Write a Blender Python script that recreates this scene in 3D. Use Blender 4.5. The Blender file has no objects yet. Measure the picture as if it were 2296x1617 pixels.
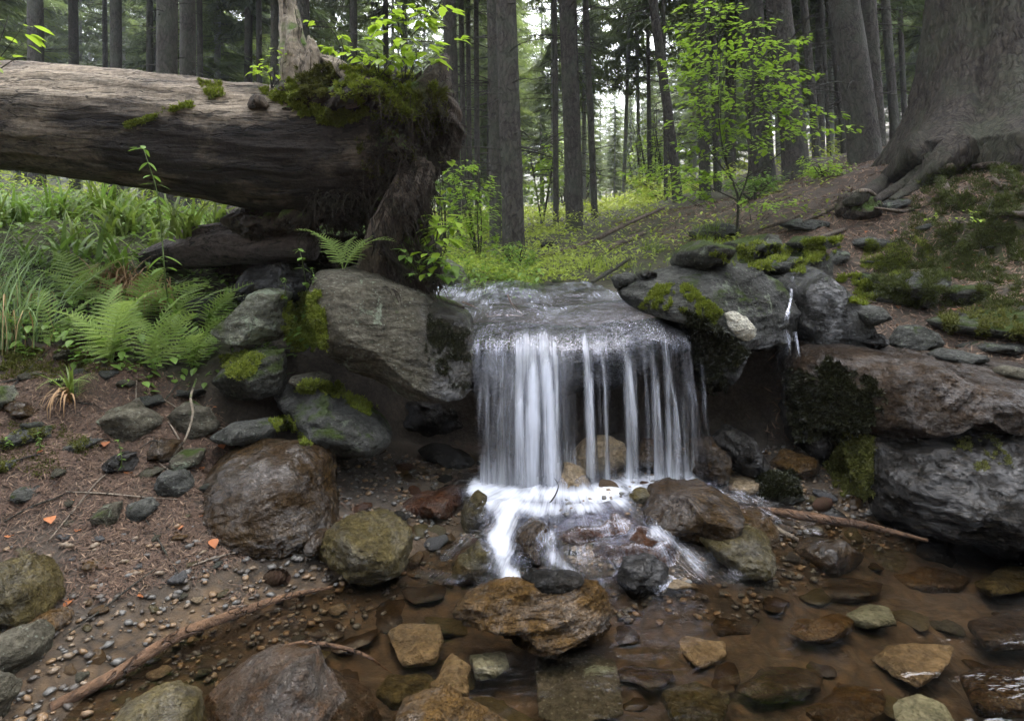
import bpy, math, random
import numpy as np
from mathutils import Vector
from mathutils.bvhtree import BVHTree

random.seed(7)
RG = np.random.default_rng(11)
C = bpy.context.scene.collection
SC = bpy.context.scene

# ------------------------------------------------------------------ camera
FPX, CX, VH, CH = 1400.0, 1148.0, 540.0, 1.0      # focal length, horizon and height used to lay the place out
cam = bpy.data.cameras.new('camera'); cam.sensor_width = 36; cam.lens = 36*FPX/2296
cam.shift_y = -(808.5-VH)/2296; cam.clip_start = 0.05; cam.clip_end = 600
co = bpy.data.objects.new('camera', cam); C.objects.link(co)
co.location = (0, 0, CH); co.rotation_euler = (math.radians(90), 0, 0); SC.camera = co

# ------------------------------------------------------------------ sky and sun
SUN_EL, SUN_ROT = 62, 12
w = bpy.data.worlds.new('World'); SC.world = w; w.use_nodes = True
nt = w.node_tree; nt.nodes.clear()
sky = nt.nodes.new('ShaderNodeTexSky'); sky.sky_type = 'NISHITA'; sky.sun_disc = False
sky.sun_elevation = math.radians(SUN_EL); sky.sun_rotation = math.radians(SUN_ROT)
sky.air_density = 1.0; sky.dust_density = 4.0; sky.ozone_density = 1.0
hs = nt.nodes.new('ShaderNodeHueSaturation'); hs.inputs['Saturation'].default_value = 0.34
bg = nt.nodes.new('ShaderNodeBackground'); bg.inputs[1].default_value = 0.15
wo = nt.nodes.new('ShaderNodeOutputWorld')
nt.links.new(sky.outputs[0], hs.inputs['Color']); tcw = nt.nodes.new('ShaderNodeTexCoord'); sep = nt.nodes.new('ShaderNodeSeparateXYZ'); nt.links.new(tcw.outputs['Generated'], sep.inputs[0])
mr = nt.nodes.new('ShaderNodeMapRange'); nt.links.new(sep.outputs[2], mr.inputs[0]); mr.inputs[3].default_value = .75; mr.inputs[4].default_value = 2.1   # an overcast sky is about three times as bright overhead
vm = nt.nodes.new('ShaderNodeVectorMath'); vm.operation = 'SCALE'; nt.links.new(hs.outputs[0], vm.inputs[0]); nt.links.new(mr.outputs[0], vm.inputs['Scale'])
nt.links.new(vm.outputs[0], bg.inputs[0]); nt.links.new(bg.outputs[0], wo.inputs[0])
sl = bpy.data.lights.new('sun', 'SUN'); sl.energy = 1.2; sl.angle = math.radians(35); sl.color = (1, .96, .9)
so = bpy.data.objects.new('sun', sl); C.objects.link(so)
az = math.radians(SUN_ROT)
sd = Vector((math.sin(az)*math.cos(math.radians(SUN_EL)), math.cos(az)*math.cos(math.radians(SUN_EL)), math.sin(math.radians(SUN_EL))))
so.rotation_euler = (-sd).to_track_quat('-Z', 'Y').to_euler(); so.location = sd*30
vs = SC.view_settings; vs.view_transform = 'Standard'; vs.look = 'None'; vs.gamma = 1; vs.exposure = 2.55
SC.render.engine = 'CYCLES'
cy = SC.cycles; cy.max_bounces = 7; cy.diffuse_bounces = 3; cy.glossy_bounces = 3; cy.transmission_bounces = 4
cy.transparent_max_bounces = 24; cy.volume_bounces = 0; cy.caustics_reflective = False; cy.caustics_refractive = False

# ------------------------------------------------------------------ numpy helpers
def _h(ix, iy, iz, s):
    n = (ix.astype(np.int64)*73856093) ^ (iy.astype(np.int64)*19349663) ^ (iz.astype(np.int64)*83492791) ^ (s*2654435761)
    n = (n ^ (n >> 13)) & 0xffffffff
    n = (n*1274126177) & 0xffffffff
    n = (n ^ (n >> 16)) & 0xffffffff
    return n/4294967295.0
def vnoise(p, s=0):
    p = np.asarray(p, float); i = np.floor(p).astype(np.int64); f = p-i; f = f*f*f*(f*(f*6-15)+10)
    x, y, z = i[..., 0], i[..., 1], i[..., 2]; fx, fy, fz = f[..., 0], f[..., 1], f[..., 2]
    def c(a, b, d): return _h(x+a, y+b, z+d, s)
    x00 = c(0,0,0)*(1-fx)+c(1,0,0)*fx; x10 = c(0,1,0)*(1-fx)+c(1,1,0)*fx
    x01 = c(0,0,1)*(1-fx)+c(1,0,1)*fx; x11 = c(0,1,1)*(1-fx)+c(1,1,1)*fx
    return ((x00*(1-fy)+x10*fy)*(1-fz)+(x01*(1-fy)+x11*fy)*fz)*2-1
def fbm(p, o=4, s=0, g=.5):
    r = 0; a = 1; t = 0; q = np.asarray(p, float)
    for k in range(o):
        r = r+a*vnoise(q, s+k*17); t += a; a *= g; q = q*2.03+5.3
    return r/t
def ridged(p, o=4, s=0):
    r = 0; a = 1; t = 0; q = np.asarray(p, float)
    for k in range(o):
        r = r+a*(1-np.abs(vnoise(q, s+k*13))*2); t += a; a *= .5; q = q*2.1+3.1
    return r/t
def sst(a, b, x):
    t = np.clip((x-a)/(b-a), 0, 1); return t*t*(3-2*t)
def P(u, v, Y): return np.array([(u-CX)*Y/FPX, Y, CH-(v-VH)*Y/FPX])
def PZ(u, v, z):
    Y = (CH-z)*FPX/(v-VH); return np.array([(u-CX)*Y/FPX, Y, z])

def mesh(name, V, F, mat, smooth=True, attrs=None, uv=None):
    me = bpy.data.meshes.new(name)
    V = np.asarray(V, np.float32); Fs = F if isinstance(F, list) else [F]
    Fs = [np.asarray(f, np.int32) for f in Fs if len(f)]
    me.vertices.add(len(V)); me.vertices.foreach_set('co', V.ravel())
    nl = sum(f.size for f in Fs); nf = sum(len(f) for f in Fs)
    me.loops.add(nl); me.loops.foreach_set('vertex_index', np.concatenate([f.ravel() for f in Fs]))
    tot = np.concatenate([np.full(len(f), f.shape[1], np.int32) for f in Fs])
    me.polygons.add(nf); me.polygons.foreach_set('loop_start', np.concatenate([[0], np.cumsum(tot)[:-1]]).astype(np.int32))
    me.polygons.foreach_set('loop_total', tot)
    me.polygons.foreach_set('use_smooth', np.full(nf, smooth))
    if uv is not None:
        l = me.uv_layers.new(name='UVMap'); vi = np.concatenate([f.ravel() for f in Fs])
        l.data.foreach_set('uv', np.asarray(uv, np.float32)[vi].ravel())
    for k, a in (attrs or {}).items():
        at = me.attributes.new(k, 'FLOAT', 'POINT'); at.data.foreach_set('value', np.asarray(a, np.float32).ravel())
    me.update(calc_edges=True); me.materials.append(mat)
    return me
def link(name, me, parent=None, loc=(0,0,0), rot=(0,0,0), scale=(1,1,1)):
    o = bpy.data.objects.new(name, me); C.objects.link(o); o.parent = parent
    o.location = loc; o.rotation_euler = rot; o.scale = scale
    return o
def tag(o, label=None, cat=None, group=None, kind=None):
    if label: o['label'] = label
    if cat: o['category'] = cat
    if group: o['group'] = group
    if kind: o['kind'] = kind
    return o
def empty(name, loc, label, cat, group=None):
    o = bpy.data.objects.new(name, None); C.objects.link(o); o.location = [float(a) for a in loc]; o.empty_display_size = .1
    return tag(o, label, cat, group)
def copy_tree(o, parent=None, **kw):
    c = o.copy(); C.objects.link(c); c.parent = parent
    for ch in o.children: copy_tree(ch, c)
    return c
class MB:
    def __init__(s): s.V = []; s.T = []; s.Q = []; s.n = 0; s.A = []
    def add(s, V, F, a=0):
        V = np.asarray(V, float); F = np.asarray(F, int)
        if len(F):
            (s.T if F.shape[1] == 3 else s.Q).append(F+s.n)
        s.V.append(V); s.n += len(V); s.A.append(np.broadcast_to(np.asarray(a, float), (len(V),)))
        return s
    def get(s):
        F = []
        if s.T: F.append(np.concatenate(s.T))
        if s.Q: F.append(np.concatenate(s.Q))
        return np.concatenate(s.V), F
    def mesh(s, name, mat, smooth=True, org=None):
        V, F = s.get()
        if org is not None: V = V-np.asarray(org)
        return mesh(name, V, F, mat, smooth, {'rnd': np.concatenate(s.A)})
def spline(pts, n):
    p = np.asarray(pts, float)
    if len(p) == 2: t = np.linspace(0, 1, n)[:, None]; return p[0]*(1-t)+p[1]*t
    q = np.vstack([2*p[0]-p[1], p, 2*p[-1]-p[-2]]); out = []
    for t in np.linspace(0, len(p)-1-1e-9, n):
        i = int(t); f = t-i; a, b, c, d = q[i:i+4]
        out.append(.5*((2*b)+(-a+c)*f+(2*a-5*b+4*c-d)*f*f+(-a+3*b-3*c+d)*f**3))
    return np.array(out)
def tube(pts, radii, sides=8, n=None, rough=0,  s=0, rfun=None, cap=True, nscale=6, aniso=1):
    n = n or len(pts); p = spline(pts, n); r = np.interp(np.linspace(0, 1, n), np.linspace(0, 1, len(radii)), radii)
    t = np.gradient(p, axis=0); t /= np.linalg.norm(t, axis=1)[:, None]+1e-12
    ref = np.array([0, 0, 1.]) if abs(t[:, 2].mean()) < .8 else np.array([1., 0, 0])
    a = np.cross(t, ref); a /= np.linalg.norm(a, axis=1)[:, None]+1e-12; b = np.cross(a, t)
    th = np.linspace(0, 2*np.pi, sides, endpoint=False)
    ct, st = np.cos(th)[None, :, None], np.sin(th)[None, :, None]
    dirs = a[:, None]*ct+b[:, None]*st
    R = np.repeat(r[:, None], sides, 1)
    if rough:
        L = np.concatenate([[0], np.cumsum(np.linalg.norm(np.diff(p, axis=0), axis=1))])
        m = r.mean()
        q = np.stack([np.cos(th)[None]*np.ones((n, 1))*1.2*nscale/4, np.sin(th)[None]*np.ones((n, 1))*1.2*nscale/4, (L[:, None]/m)*np.ones((1, sides))*.25*nscale/4/aniso], -1)
        R = R*(1+rough*fbm(q+s*7.7, 4, s)+(rough*.45*(ridged(q*np.array([3.2, 3.2, 2.2])+s, 3, s+5)-.3) if sides >= 18 else 0))
    if rfun is not None: R = R*rfun(np.linspace(0, 1, n)[:, None], th[None])
    V = (p[:, None]+dirs*R[..., None]).reshape(-1, 3)
    i = np.arange(n-1)[:, None]*sides; j = np.arange(sides)[None]; k = (j+1) % sides
    F = np.stack([i+j, i+k, i+sides+k, i+sides+j], -1).reshape(-1, 4)
    if cap:
        V = np.vstack([V, p[0], p[-1]]); c0, c1 = len(V)-2, len(V)-1; j = np.arange(sides); k = (j+1) % sides
        e = (n-1)*sides
        F = [F, np.stack([np.full(sides, c0), k, j], 1), np.stack([np.full(sides, c1), e+j, e+k], 1)]
        F = [F[0], np.vstack(F[1:])]
        return V, F
    return V, F
def addt(mb, tb, a=0):
    V, F = tb
    if isinstance(F, list):
        n0 = mb.n; mb.add(V, F[0], a); mb.T.append(F[1]+n0)
    else: mb.add(V, F, a)
def rotm(az, tilt, spin):
    """N matrices: spin about z, then tilt about x, then azimuth about z"""
    az, tilt, spin = [np.broadcast_to(np.asarray(v, float), np.broadcast(az, tilt, spin).shape) for v in (az, tilt, spin)]
    def Z(a):
        c, s, o, l = np.cos(a), np.sin(a), np.zeros_like(a), np.ones_like(a); return np.stack([c, -s, o, s, c, o, o, o, l], -1).reshape(a.shape+(3, 3))
    c, s, o, l = np.cos(tilt), np.sin(tilt), np.zeros_like(tilt), np.ones_like(tilt)
    X = np.stack([l, o, o, o, c, -s, o, s, c], -1).reshape(tilt.shape+(3, 3))
    return Z(az) @ X @ Z(spin)
def scatter(mb, TV, TF, pos, M, sc, rnd=None):
    pos = np.asarray(pos, float); N = len(pos)
    if N == 0: return
    sc = np.broadcast_to(np.asarray(sc, float), (N,))
    V = np.einsum('nij,kj->nki', M, TV)*sc[:, None, None]+pos[:, None]
    k = len(TV); F = (TF[None]+(np.arange(N)*k)[:, None, None]).reshape(-1, TF.shape[1])
    a = RG.random(N) if rnd is None else rnd
    mb.add(V.reshape(-1, 3), F, np.repeat(a, k))

# ------------------------------------------------------------------ materials
class NT:
    def __init__(s, name):
        s.m = bpy.data.materials.new(name); s.m.use_nodes = True; s.t = s.m.node_tree; s.t.nodes.clear()
        s.out = s.t.nodes.new('ShaderNodeOutputMaterial'); s._c = None
    def n(s, typ, **kw):
        x = s.t.nodes.new(typ)
        for k, v in kw.items(): setattr(x, k, v)
        return x
    def set(s, sock, v):
        if isinstance(v, bpy.types.NodeSocket): s.t.links.new(v, sock)
        elif v is not None:
            if isinstance(v, tuple) and len(v) == 3 and sock.type == 'RGBA': v = v+(1,)
            sock.default_value = v
    def coord(s, kind='Object'):
        if s._c is None: s._c = s.n('ShaderNodeTexCoord')
        return s._c.outputs[kind]
    def mapping(s, vec, scale=(1,1,1), rot=(0,0,0), loc=(0,0,0)):
        x = s.n('ShaderNodeMapping'); s.set(x.inputs[0], vec); x.inputs['Scale'].default_value = scale
        x.inputs['Rotation'].default_value = rot; x.inputs['Location'].default_value = loc; return x.outputs[0]
    def vadd(s, a, b):
        x = s.n('ShaderNodeVectorMath', operation='ADD'); s.set(x.inputs[0], a); s.set(x.inputs[1], b); return x.outputs[0]
    def vscale(s, a, k):
        x = s.n('ShaderNodeVectorMath', operation='SCALE'); s.set(x.inputs[0], a); s.set(x.inputs['Scale'], k); return x.outputs[0]
    def noise(s, vec, scale=5, detail=6, rough=.6, dist=0, col=False):
        x = s.n('ShaderNodeTexNoise'); s.set(x.inputs['Vector'], vec); x.inputs['Scale'].default_value = scale
        x.inputs['Detail'].default_value = detail; x.inputs['Roughness'].default_value = rough; x.inputs['Distortion'].default_value = dist
        return x.outputs['Color' if col else 'Fac']
    def vor(s, vec, scale=5, feat='F1', out='Distance', rand=1):
        x = s.n('ShaderNodeTexVoronoi', feature=feat); s.set(x.inputs['Vector'], vec); x.inputs['Scale'].default_value = scale
        x.inputs['Randomness'].default_value = rand; return x.outputs[out]
    def ramp(s, f, stops, interp='LINEAR'):
        x = s.n('ShaderNodeValToRGB'); s.set(x.inputs[0], f); r = x.color_ramp; r.interpolation = interp
        while len(r.elements) < len(stops): r.elements.new(.5)
        for e, (p, c) in zip(r.elements, stops):
            e.position = p; e.color = (c, c, c, 1) if not isinstance(c, tuple) else c+(1,)
        return x.outputs[0]
    def mix(s, f, a, b, mode='MIX'):
        x = s.n('ShaderNodeMix', data_type='RGBA', blend_type=mode); s.set(x.inputs[0], f); s.set(x.inputs[6], a); s.set(x.inputs[7], b); return x.outputs[2]
    def math(s, op, a, b=None, clamp=False):
        x = s.n('ShaderNodeMath', operation=op, use_clamp=clamp); s.set(x.inputs[0], a)
        if b is not None: s.set(x.inputs[1], b)
        return x.outputs[0]
    def bump(s, h, strength=.5, dist=.01, normal=None):
        x = s.n('ShaderNodeBump'); x.inputs['Strength'].default_value = strength; x.inputs['Distance'].default_value = dist
        s.set(x.inputs['Height'], h); s.set(x.inputs['Normal'], normal); return x.outputs[0]
    def attr(s, name):
        x = s.n('ShaderNodeAttribute', attribute_name=name); return x.outputs['Fac']
    def rnd(s): return s.n('ShaderNodeObjectInfo').outputs['Random']
    def normz(s):
        g = s.n('ShaderNodeNewGeometry'); x = s.n('ShaderNodeSeparateXYZ'); s.t.links.new(g.outputs['Normal'], x.inputs[0]); return x.outputs[2]
    def princ(s, col, rough=.6, normal=None, spec=.5, coat=None, coatr=.1, trans=None, alpha=None):
        x = s.n('ShaderNodeBsdfPrincipled'); s.set(x.inputs['Base Color'], col); s.set(x.inputs['Roughness'], rough)
        s.set(x.inputs['Normal'], normal); s.set(x.inputs['Specular IOR Level'], spec)
        if coat is not None: s.set(x.inputs['Coat Weight'], coat); s.set(x.inputs['Coat Roughness'], coatr); s.set(x.inputs['Coat Normal'], normal)
        if alpha is not None: s.set(x.inputs['Alpha'], alpha)
        return x.outputs[0]
    def mixs(s, f, a, b):
        x = s.n('ShaderNodeMixShader'); s.set(x.inputs[0], f); s.t.links.new(a, x.inputs[1]); s.t.links.new(b, x.inputs[2]); return x.outputs[0]
    def done(s, sh): s.t.links.new(sh, s.out.inputs[0]); return s.m

def rock_mat(name, c1, c2, c3, wet=0.0, bump=.5, strata=(1, 1, 2.2), moss=0.0, lichen=0.0, stain=None, scale=1.0, mosscol=(.035, .048, .014)):
    """wet: 0 dry .. 1 soaked; attribute 'wet' on the mesh adds to it"""
    m = NT(name); r = m.rnd(); o = m.coord()
    off = m.vscale((1, 1, 1), 0); cmb = m.n('ShaderNodeCombineXYZ'); rr = m.math('MULTIPLY', r, 37.0)
    for i in range(3): m.set(cmb.inputs[i], rr)
    v = m.vadd(o, cmb.outputs[0]); sv = m.mapping(v, strata, (.25, .35, 0))
    big = m.noise(sv, 5*scale, 8, .65, .4); fine = m.noise(v, 60*scale, 6, .7); mid = m.noise(sv, 17*scale, 8, .68, .8)
    col = m.mix(m.ramp(big, [(.3, 0.), (.7, 1.)]), c1, c2)
    col = m.mix(m.ramp(mid, [(.48, 0.), (.7, 1.)]), col, c3)
    band = m.noise(m.mapping(m.vadd(v, m.vscale(m.noise(v, 4, 3, .5, 0, True), .12)), (.6, .6, 7.), (.25, .35, 0)), 6*scale, 7, .7)
    col = m.mix(.8, col, m.ramp(band, [(.3, .42), (.55, 1.), (.75, 1.35)]), 'MULTIPLY')
    blot = m.noise(v, 2.6*scale, 7, .7, 1.); col = m.mix(.7, col, m.ramp(blot, [(.35, .4), (.6, 1.15)]), 'MULTIPLY')
    col = m.mix(.85, col, m.ramp(fine, [(.28, .35), (.72, 1.45)]), 'MULTIPLY')
    if stain: col = m.mix(m.ramp(m.noise(v, 4*scale, 5, .6, .5), [(.42, 0.), (.6, .9)]), col, stain)
    if lichen:
        lm = m.ramp(m.noise(v, 9*scale, 8, .72, .6), [(.64-.14*lichen, 0.), (.69-.12*lichen, 1.)])
        col = m.mix(m.math('MULTIPLY', lm, .75), col, (.27, .31, .22))
        sp = m.ramp(m.vor(v, 55*scale), [(.12, 1.), (.2, 0.)])
        col = m.mix(m.math('MULTIPLY', sp, .45), col, (.3, .33, .26))
    wa = m.math('ADD', m.attr('wet'), wet, clamp=True)
    col = m.mix(wa, col, m.mix(1.0, col, (.25, .24, .225), 'MULTIPLY'))
    rough = m.n('ShaderNodeMapRange'); m.set(rough.inputs[0], wa); rough.inputs[3].default_value = .82; rough.inputs[4].default_value = .13
    if moss:
        mm = m.math('MULTIPLY', m.ramp(m.noise(v, 6*scale, 6, .65), [(.62-.3*moss, 0.), (.68-.26*moss, 1.)]), m.ramp(m.normz(), [(.25, 0.), (.6, 1.)]))
        col = m.mix(mm, col, m.mix(m.noise(v, 90, 3, .6), mosscol, tuple(x*2.3 for x in mosscol)))
        ro = m.mix(mm, rough.outputs[0], (.95, .95, .95))
    else: ro = rough.outputs[0]
    crack = m.vor(m.mapping(m.vadd(v, m.vscale(m.noise(v, 6, 3, .5, 0, True), .16)), (1, 1, 2.4), (.25, .35, 0)), 9*scale, 'DISTANCE_TO_EDGE')
    crk = m.ramp(crack, [(0., 0.), (.035, 1.)])
    hh = m.math('ADD', m.math('MULTIPLY', mid, 1.2), m.math('ADD', m.math('MULTIPLY', fine, .8), m.math('ADD', m.math('MULTIPLY', crk, .07), m.math('MULTIPLY', band, .8))))
    nn = m.bump(hh, min(1, bump*1.5), .05)
    wn = m.math('ADD', m.noise(v, 30*scale, 4, .55, .5), m.math('MULTIPLY', m.vor(v, 48*scale), .35))
    nn = m.bump(wn, .4+.6*wet, .05, nn)
    sp = m.n('ShaderNodeMapRange'); m.set(sp.inputs[0], wa); sp.inputs[3].default_value = .15; sp.inputs[4].default_value = .85
    gm = m.ramp(m.noise(v, 7*scale, 6, .65, .8), [(.42, .12), (.6, 1.)])
    return m.done(m.princ(col, ro, nn, m.math('MULTIPLY', sp.outputs[0], gm), m.math('MULTIPLY', m.math('MULTIPLY', wa, .55), gm), .05))

M = {}
M['rock_gray'] = rock_mat('gray rock', (.105, .095, .07), (.15, .137, .10), (.18, .165, .125), 0, .55, lichen=.35, moss=.12)
M['rock_lichen'] = rock_mat('lichen rock', (.15, .15, .115), (.19, .19, .15), (.12, .13, .07), 0, .5, lichen=.9, moss=.35)
M['rock_bluegray'] = rock_mat('slate gray rock', (.085, .087, .075), (.13, .13, .115), (.17, .17, .15), 0.05, .6, lichen=.3, moss=.2)
M['rock_mossy'] = rock_mat('mossy rock', (.09, .09, .075), (.13, .13, .11), (.17, .17, .13), .15, .6, moss=.75, lichen=.3)
M['rock_wet'] = rock_mat('wet dark rock', (.05, .048, .043), (.10, .093, .08), (.15, .13, .105), .85, .9)
M['rock_brown'] = rock_mat('wet brown rock', (.13, .078, .03), (.24, .145, .052), (.07, .047, .028), .85, .8, stain=(.14, .085, .04))
M['rock_rust'] = rock_mat('rust and gray rock', (.15, .115, .085), (.24, .19, .145), (.26, .13, .05), .45, .8, stain=(.2, .11, .045))
M['rock_black'] = rock_mat('wet black rock', (.03, .028, .024), (.06, .053, .043), (.16, .13, .095), .8, 1.0, strata=(1, 1, 4))
M['rock_slab'] = rock_mat('wet brown gray slab rock', (.075, .05, .032), (.15, .10, .06), (.2, .13, .075), .65, .9, strata=(1, 1, 5))
M['rock_gold'] = rock_mat('wet golden rock', (.20, .115, .038), (.34, .195, .06), (.10, .06, .024), .7, .8, strata=(1, 1, 3.5))
M['rock_olive'] = rock_mat('wet olive rock', (.2, .16, .06), (.3, .24, .1), (.14, .11, .05), .65, .6)
M['rock_red'] = rock_mat('wet red brown rock', (.2, .075, .03), (.3, .13, .05), (.12, .05, .03), .75, .5)
M['rock_pale'] = rock_mat('pale tan rock', (.34, .25, .15), (.5, .38, .23), (.42, .34, .24), .3, .4)
M['rock_palegreen'] = rock_mat('pale green rock', (.3, .33, .25), (.42, .44, .34), (.33, .34, .25), .3, .4)
M['rock_bluewet'] = rock_mat('damp blue gray stone', (.14, .14, .14), (.2, .2, .2), (.27, .26, .25), .45, .5)
M['quartz'] = rock_mat('white quartz', (.8, .76, .62), (.85, .82, .7), (.7, .64, .48), 0, .5, strata=(1, 1, 1), scale=2)

def leaf_mat(name, c, var=.5, rough=.45, tr=.45, scale=8, tcol=None):
    m = NT(name); a = m.attr('rnd'); dk = tuple(x*(1-var) for x in c); br = (c[0]*(1+var*.7), c[1]*(1+var*.5), c[2]*(1+var*.3))
    col = m.mix(a, dk, br)
    col = m.mix(m.math('MULTIPLY', m.noise(m.coord(), scale, 3, .5), .5), col, (c[0]*1.3, c[1]*.9, c[2]*.8))
    t = m.n('ShaderNodeBsdfTranslucent'); m.set(t.inputs[0], m.mix(.6, col, tcol or (c[0]*1.45, c[1]*1.3, c[2]*.8)))
    return m.done(m.mixs(tr, m.princ(col, rough, None, .35), t.outputs[0]))
M['needles'] = leaf_mat('spruce needles', (.08, .125, .055), .5, .6, .4, .6)
M['needles_light'] = leaf_mat('light spruce needles', (.125, .19, .07), .45, .6, .45, .6)
M['leaf_bright'] = leaf_mat('bright young leaves', (.26, .42, .05), .35, .4, .5)
M['leaf_beech'] = leaf_mat('beech leaves', (.22, .38, .05), .4, .4, .5)
M['leaf_mid'] = leaf_mat('herb leaves', (.13, .25, .05), .5, .45, .42)
M['fern'] = leaf_mat('fern fronds', (.24, .38, .11), .4, .5, .4)
M['grass'] = leaf_mat('grass blades', (.13, .21, .045), .5, .5, .4)
M['grass_pale'] = leaf_mat('pale meadow greenery', (.30, .42, .08), .5, .5, .45)
M['grass_blue'] = leaf_mat('cool green grass', (.17, .28, .13), .4, .5, .4)
M['straw'] = leaf_mat('dry straw', (.3, .22, .12), .5, .7, .2)
M['moss'] = leaf_mat('moss tips', (.15, .21, .03), .6, .8, .3)
M['moss_dark'] = leaf_mat('dark moss tips', (.085, .105, .022), .7, .8, .25)
M['moss_mound'] = leaf_mat('star moss', (.055, .078, .018), .85, .8, .3)
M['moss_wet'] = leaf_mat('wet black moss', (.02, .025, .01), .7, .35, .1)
M['litter'] = leaf_mat('needle litter', (.085, .06, .042), .6, .75, .05)
M['debris'] = leaf_mat('pale needle litter', (.18, .14, .10), .5, .8, .05)
M['leaf_dead'] = leaf_mat('dead leaf', (.32, .13, .05), .4, .6, .25)

def bark_mat(name, c1, c2, scale=1., stretch=.25, bump=.9, moss=0, crk=.5):
    m = NT(name); o = m.coord(); rr = m.math('MULTIPLY', m.rnd(), 23.); cmb = m.n('ShaderNodeCombineXYZ')
    for i in range(3): m.set(cmb.inputs[i], rr)
    v = m.vadd(o, cmb.outputs[0]); wv = m.vadd(v, m.vscale(m.noise(v, 5*scale, 3, .5, 0, True), .12))
    wv = m.vadd(wv, m.vscale(m.noise(v, 19*scale, 4, .6, 0, True), .06))
    sv = m.mapping(wv, (1, 1, stretch))
    pl = m.vor(sv, 22*scale, 'DISTANCE_TO_EDGE'); n1 = m.noise(sv, 26*scale, 7, .7); n2 = m.noise(v, 3*scale, 4, .6)
    cr = m.ramp(m.math('ADD', pl, m.math('MULTIPLY', m.math('SUBTRACT', n1, .5), .35)), [(0., 0.), (.16, 1.)])
    col = m.mix(m.ramp(n1, [(.3, 0.), (.7, 1.)]), c1, c2)
    col = m.mix(m.math('MULTIPLY', m.math('SUBTRACT', 1., cr), crk), col, tuple(x*.35 for x in c1))
    col = m.mix(m.math('MULTIPLY', m.ramp(n2, [(.45, 0.), (.65, 1.)]), .5), col, (c2[0]*.8, c2[1]*1.05, c2[2]*.85))
    if moss:
        mm = m.ramp(m.noise(v, 2.2, 6, .7), [(.5, 0.), (.62, moss)])
        col = m.mix(mm, col, (.075, .09, .05))
    h = m.math('ADD', m.math('MULTIPLY', cr, crk*.8), n1)
    return m.done(m.princ(col, .85, m.bump(h, bump, .03/scale), .2))
M['bark'] = bark_mat('spruce bark', (.045, .04, .034), (.10, .088, .074), 1., .35)
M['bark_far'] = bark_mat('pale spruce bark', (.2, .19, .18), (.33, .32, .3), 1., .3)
M['bark_big'] = bark_mat('old spruce bark', (.035, .031, .027), (.085, .07, .054), 1.0, .2, 1., .3, crk=.4)
M['bark_thin'] = bark_mat('dark twig bark', (.05, .045, .038), (.09, .08, .065), 3.)

def wood_mat(name, c1, c2, c3, dark, axis=(.6, 14, 14), rot=(0, 0, 0), bump=.7, stain=.5, rough=.75, moss=0):
    m = NT(name); o = m.coord(); v = m.mapping(o, axis, rot)
    w = m.vadd(v, m.vscale(m.noise(o, 2.5, 3, .5, 0, True), .9))
    g = m.noise(w, 2.2, 10, .68); g2 = m.noise(w, .55, 6, .6); st = m.noise(m.mapping(o, (1, 2.6, 2.6), rot), 1.8, 8, .65, .6)
    col = m.mix(m.ramp(g, [(.3, 0.), (.7, 1.)]), c1, c2); col = m.mix(m.ramp(g2, [(.45, 0.), (.68, 1.)]), col, c3)
    dk = m.math('ADD', m.math('MULTIPLY', m.ramp(st, [(.5-.1*stain, 0.), (.66-.1*stain, 1.)]), stain), m.attr('wet'), clamp=True)  # on the log this attribute also carries the painted underside shade
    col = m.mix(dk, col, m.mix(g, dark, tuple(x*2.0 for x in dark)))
    fine = m.noise(o, 45, 5, .7); col = m.mix(.85, col, m.ramp(fine, [(.3, .45), (.7, 1.35)]), 'MULTIPLY'); gg = m.noise(w, 6, 9, .7); col = m.mix(.85, col, m.ramp(gg, [(.33, .3), (.5, 1.), (.75, 1.3)]), 'MULTIPLY'); ln = m.math('ABSOLUTE', m.math('SUBTRACT', m.noise(w, 1.7, 4, .5), .5)); lnr = m.ramp(ln, [(0, .12), (.018, 1.)]); col = m.mix(.9, col, lnr, 'MULTIPLY')
    if moss:
        mm = m.math('MULTIPLY', m.ramp(m.noise(o, 5, 6, .65), [(.6-.25*moss, 0.), (.66-.25*moss, 1.)]), m.ramp(m.normz(), [(.0, 0.), (.5, 1.)]))
        col = m.mix(mm, col, (.08, .13, .02))
    return m.done(m.princ(col, rough, m.bump(m.math('ADD', m.math('ADD', g, gg), m.math('ADD', m.math('MULTIPLY', fine, .6), m.math('MULTIPLY', lnr, .6))), min(1, bump*1.3), .025), .3))
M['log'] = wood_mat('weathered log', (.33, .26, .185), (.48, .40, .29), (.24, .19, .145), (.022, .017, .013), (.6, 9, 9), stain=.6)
M['log_low'] = wood_mat('dark rotten log', (.09, .07, .06), (.15, .12, .105), (.06, .05, .045), (.02, .016, .013), (.6, 9, 9), stain=.4)
M['root_pale'] = wood_mat('weathered root', (.3, .25, .18), (.42, .36, .27), (.2, .155, .11), (.05, .038, .027), (9, 9, .8), stain=.4, moss=.3)
M['root_dark'] = wood_mat('dark root', (.05, .038, .028), (.09, .068, .05), (.03, .023, .017), (.014, .011, .008), (6, 6, 3), stain=.4, moss=.4)
M['root_brown'] = wood_mat('brown root', (.10, .075, .052), (.19, .15, .11), (.06, .045, .032), (.02, .015, .011), (8, 8, 2), stain=.3)
M['rootlet'] = bark_mat('rootlets', (.035, .027, .02), (.07, .052, .038), 4.)
M['stick'] = wood_mat('wet stick', (.16, .09, .05), (.27, .155, .085), (.10, .055, .032), (.05, .03, .02), (10, 2, 10), stain=.5, rough=.3)
M['twig'] = wood_mat('pale twig', (.28, .23, .17), (.4, .33, .25), (.2, .16, .12), (.08, .06, .04), (9, 9, 2), stain=.2)
M['cone'] = bark_mat('cone scales', (.07, .035, .02), (.13, .07, .045), 8., 1, 1)

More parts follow.
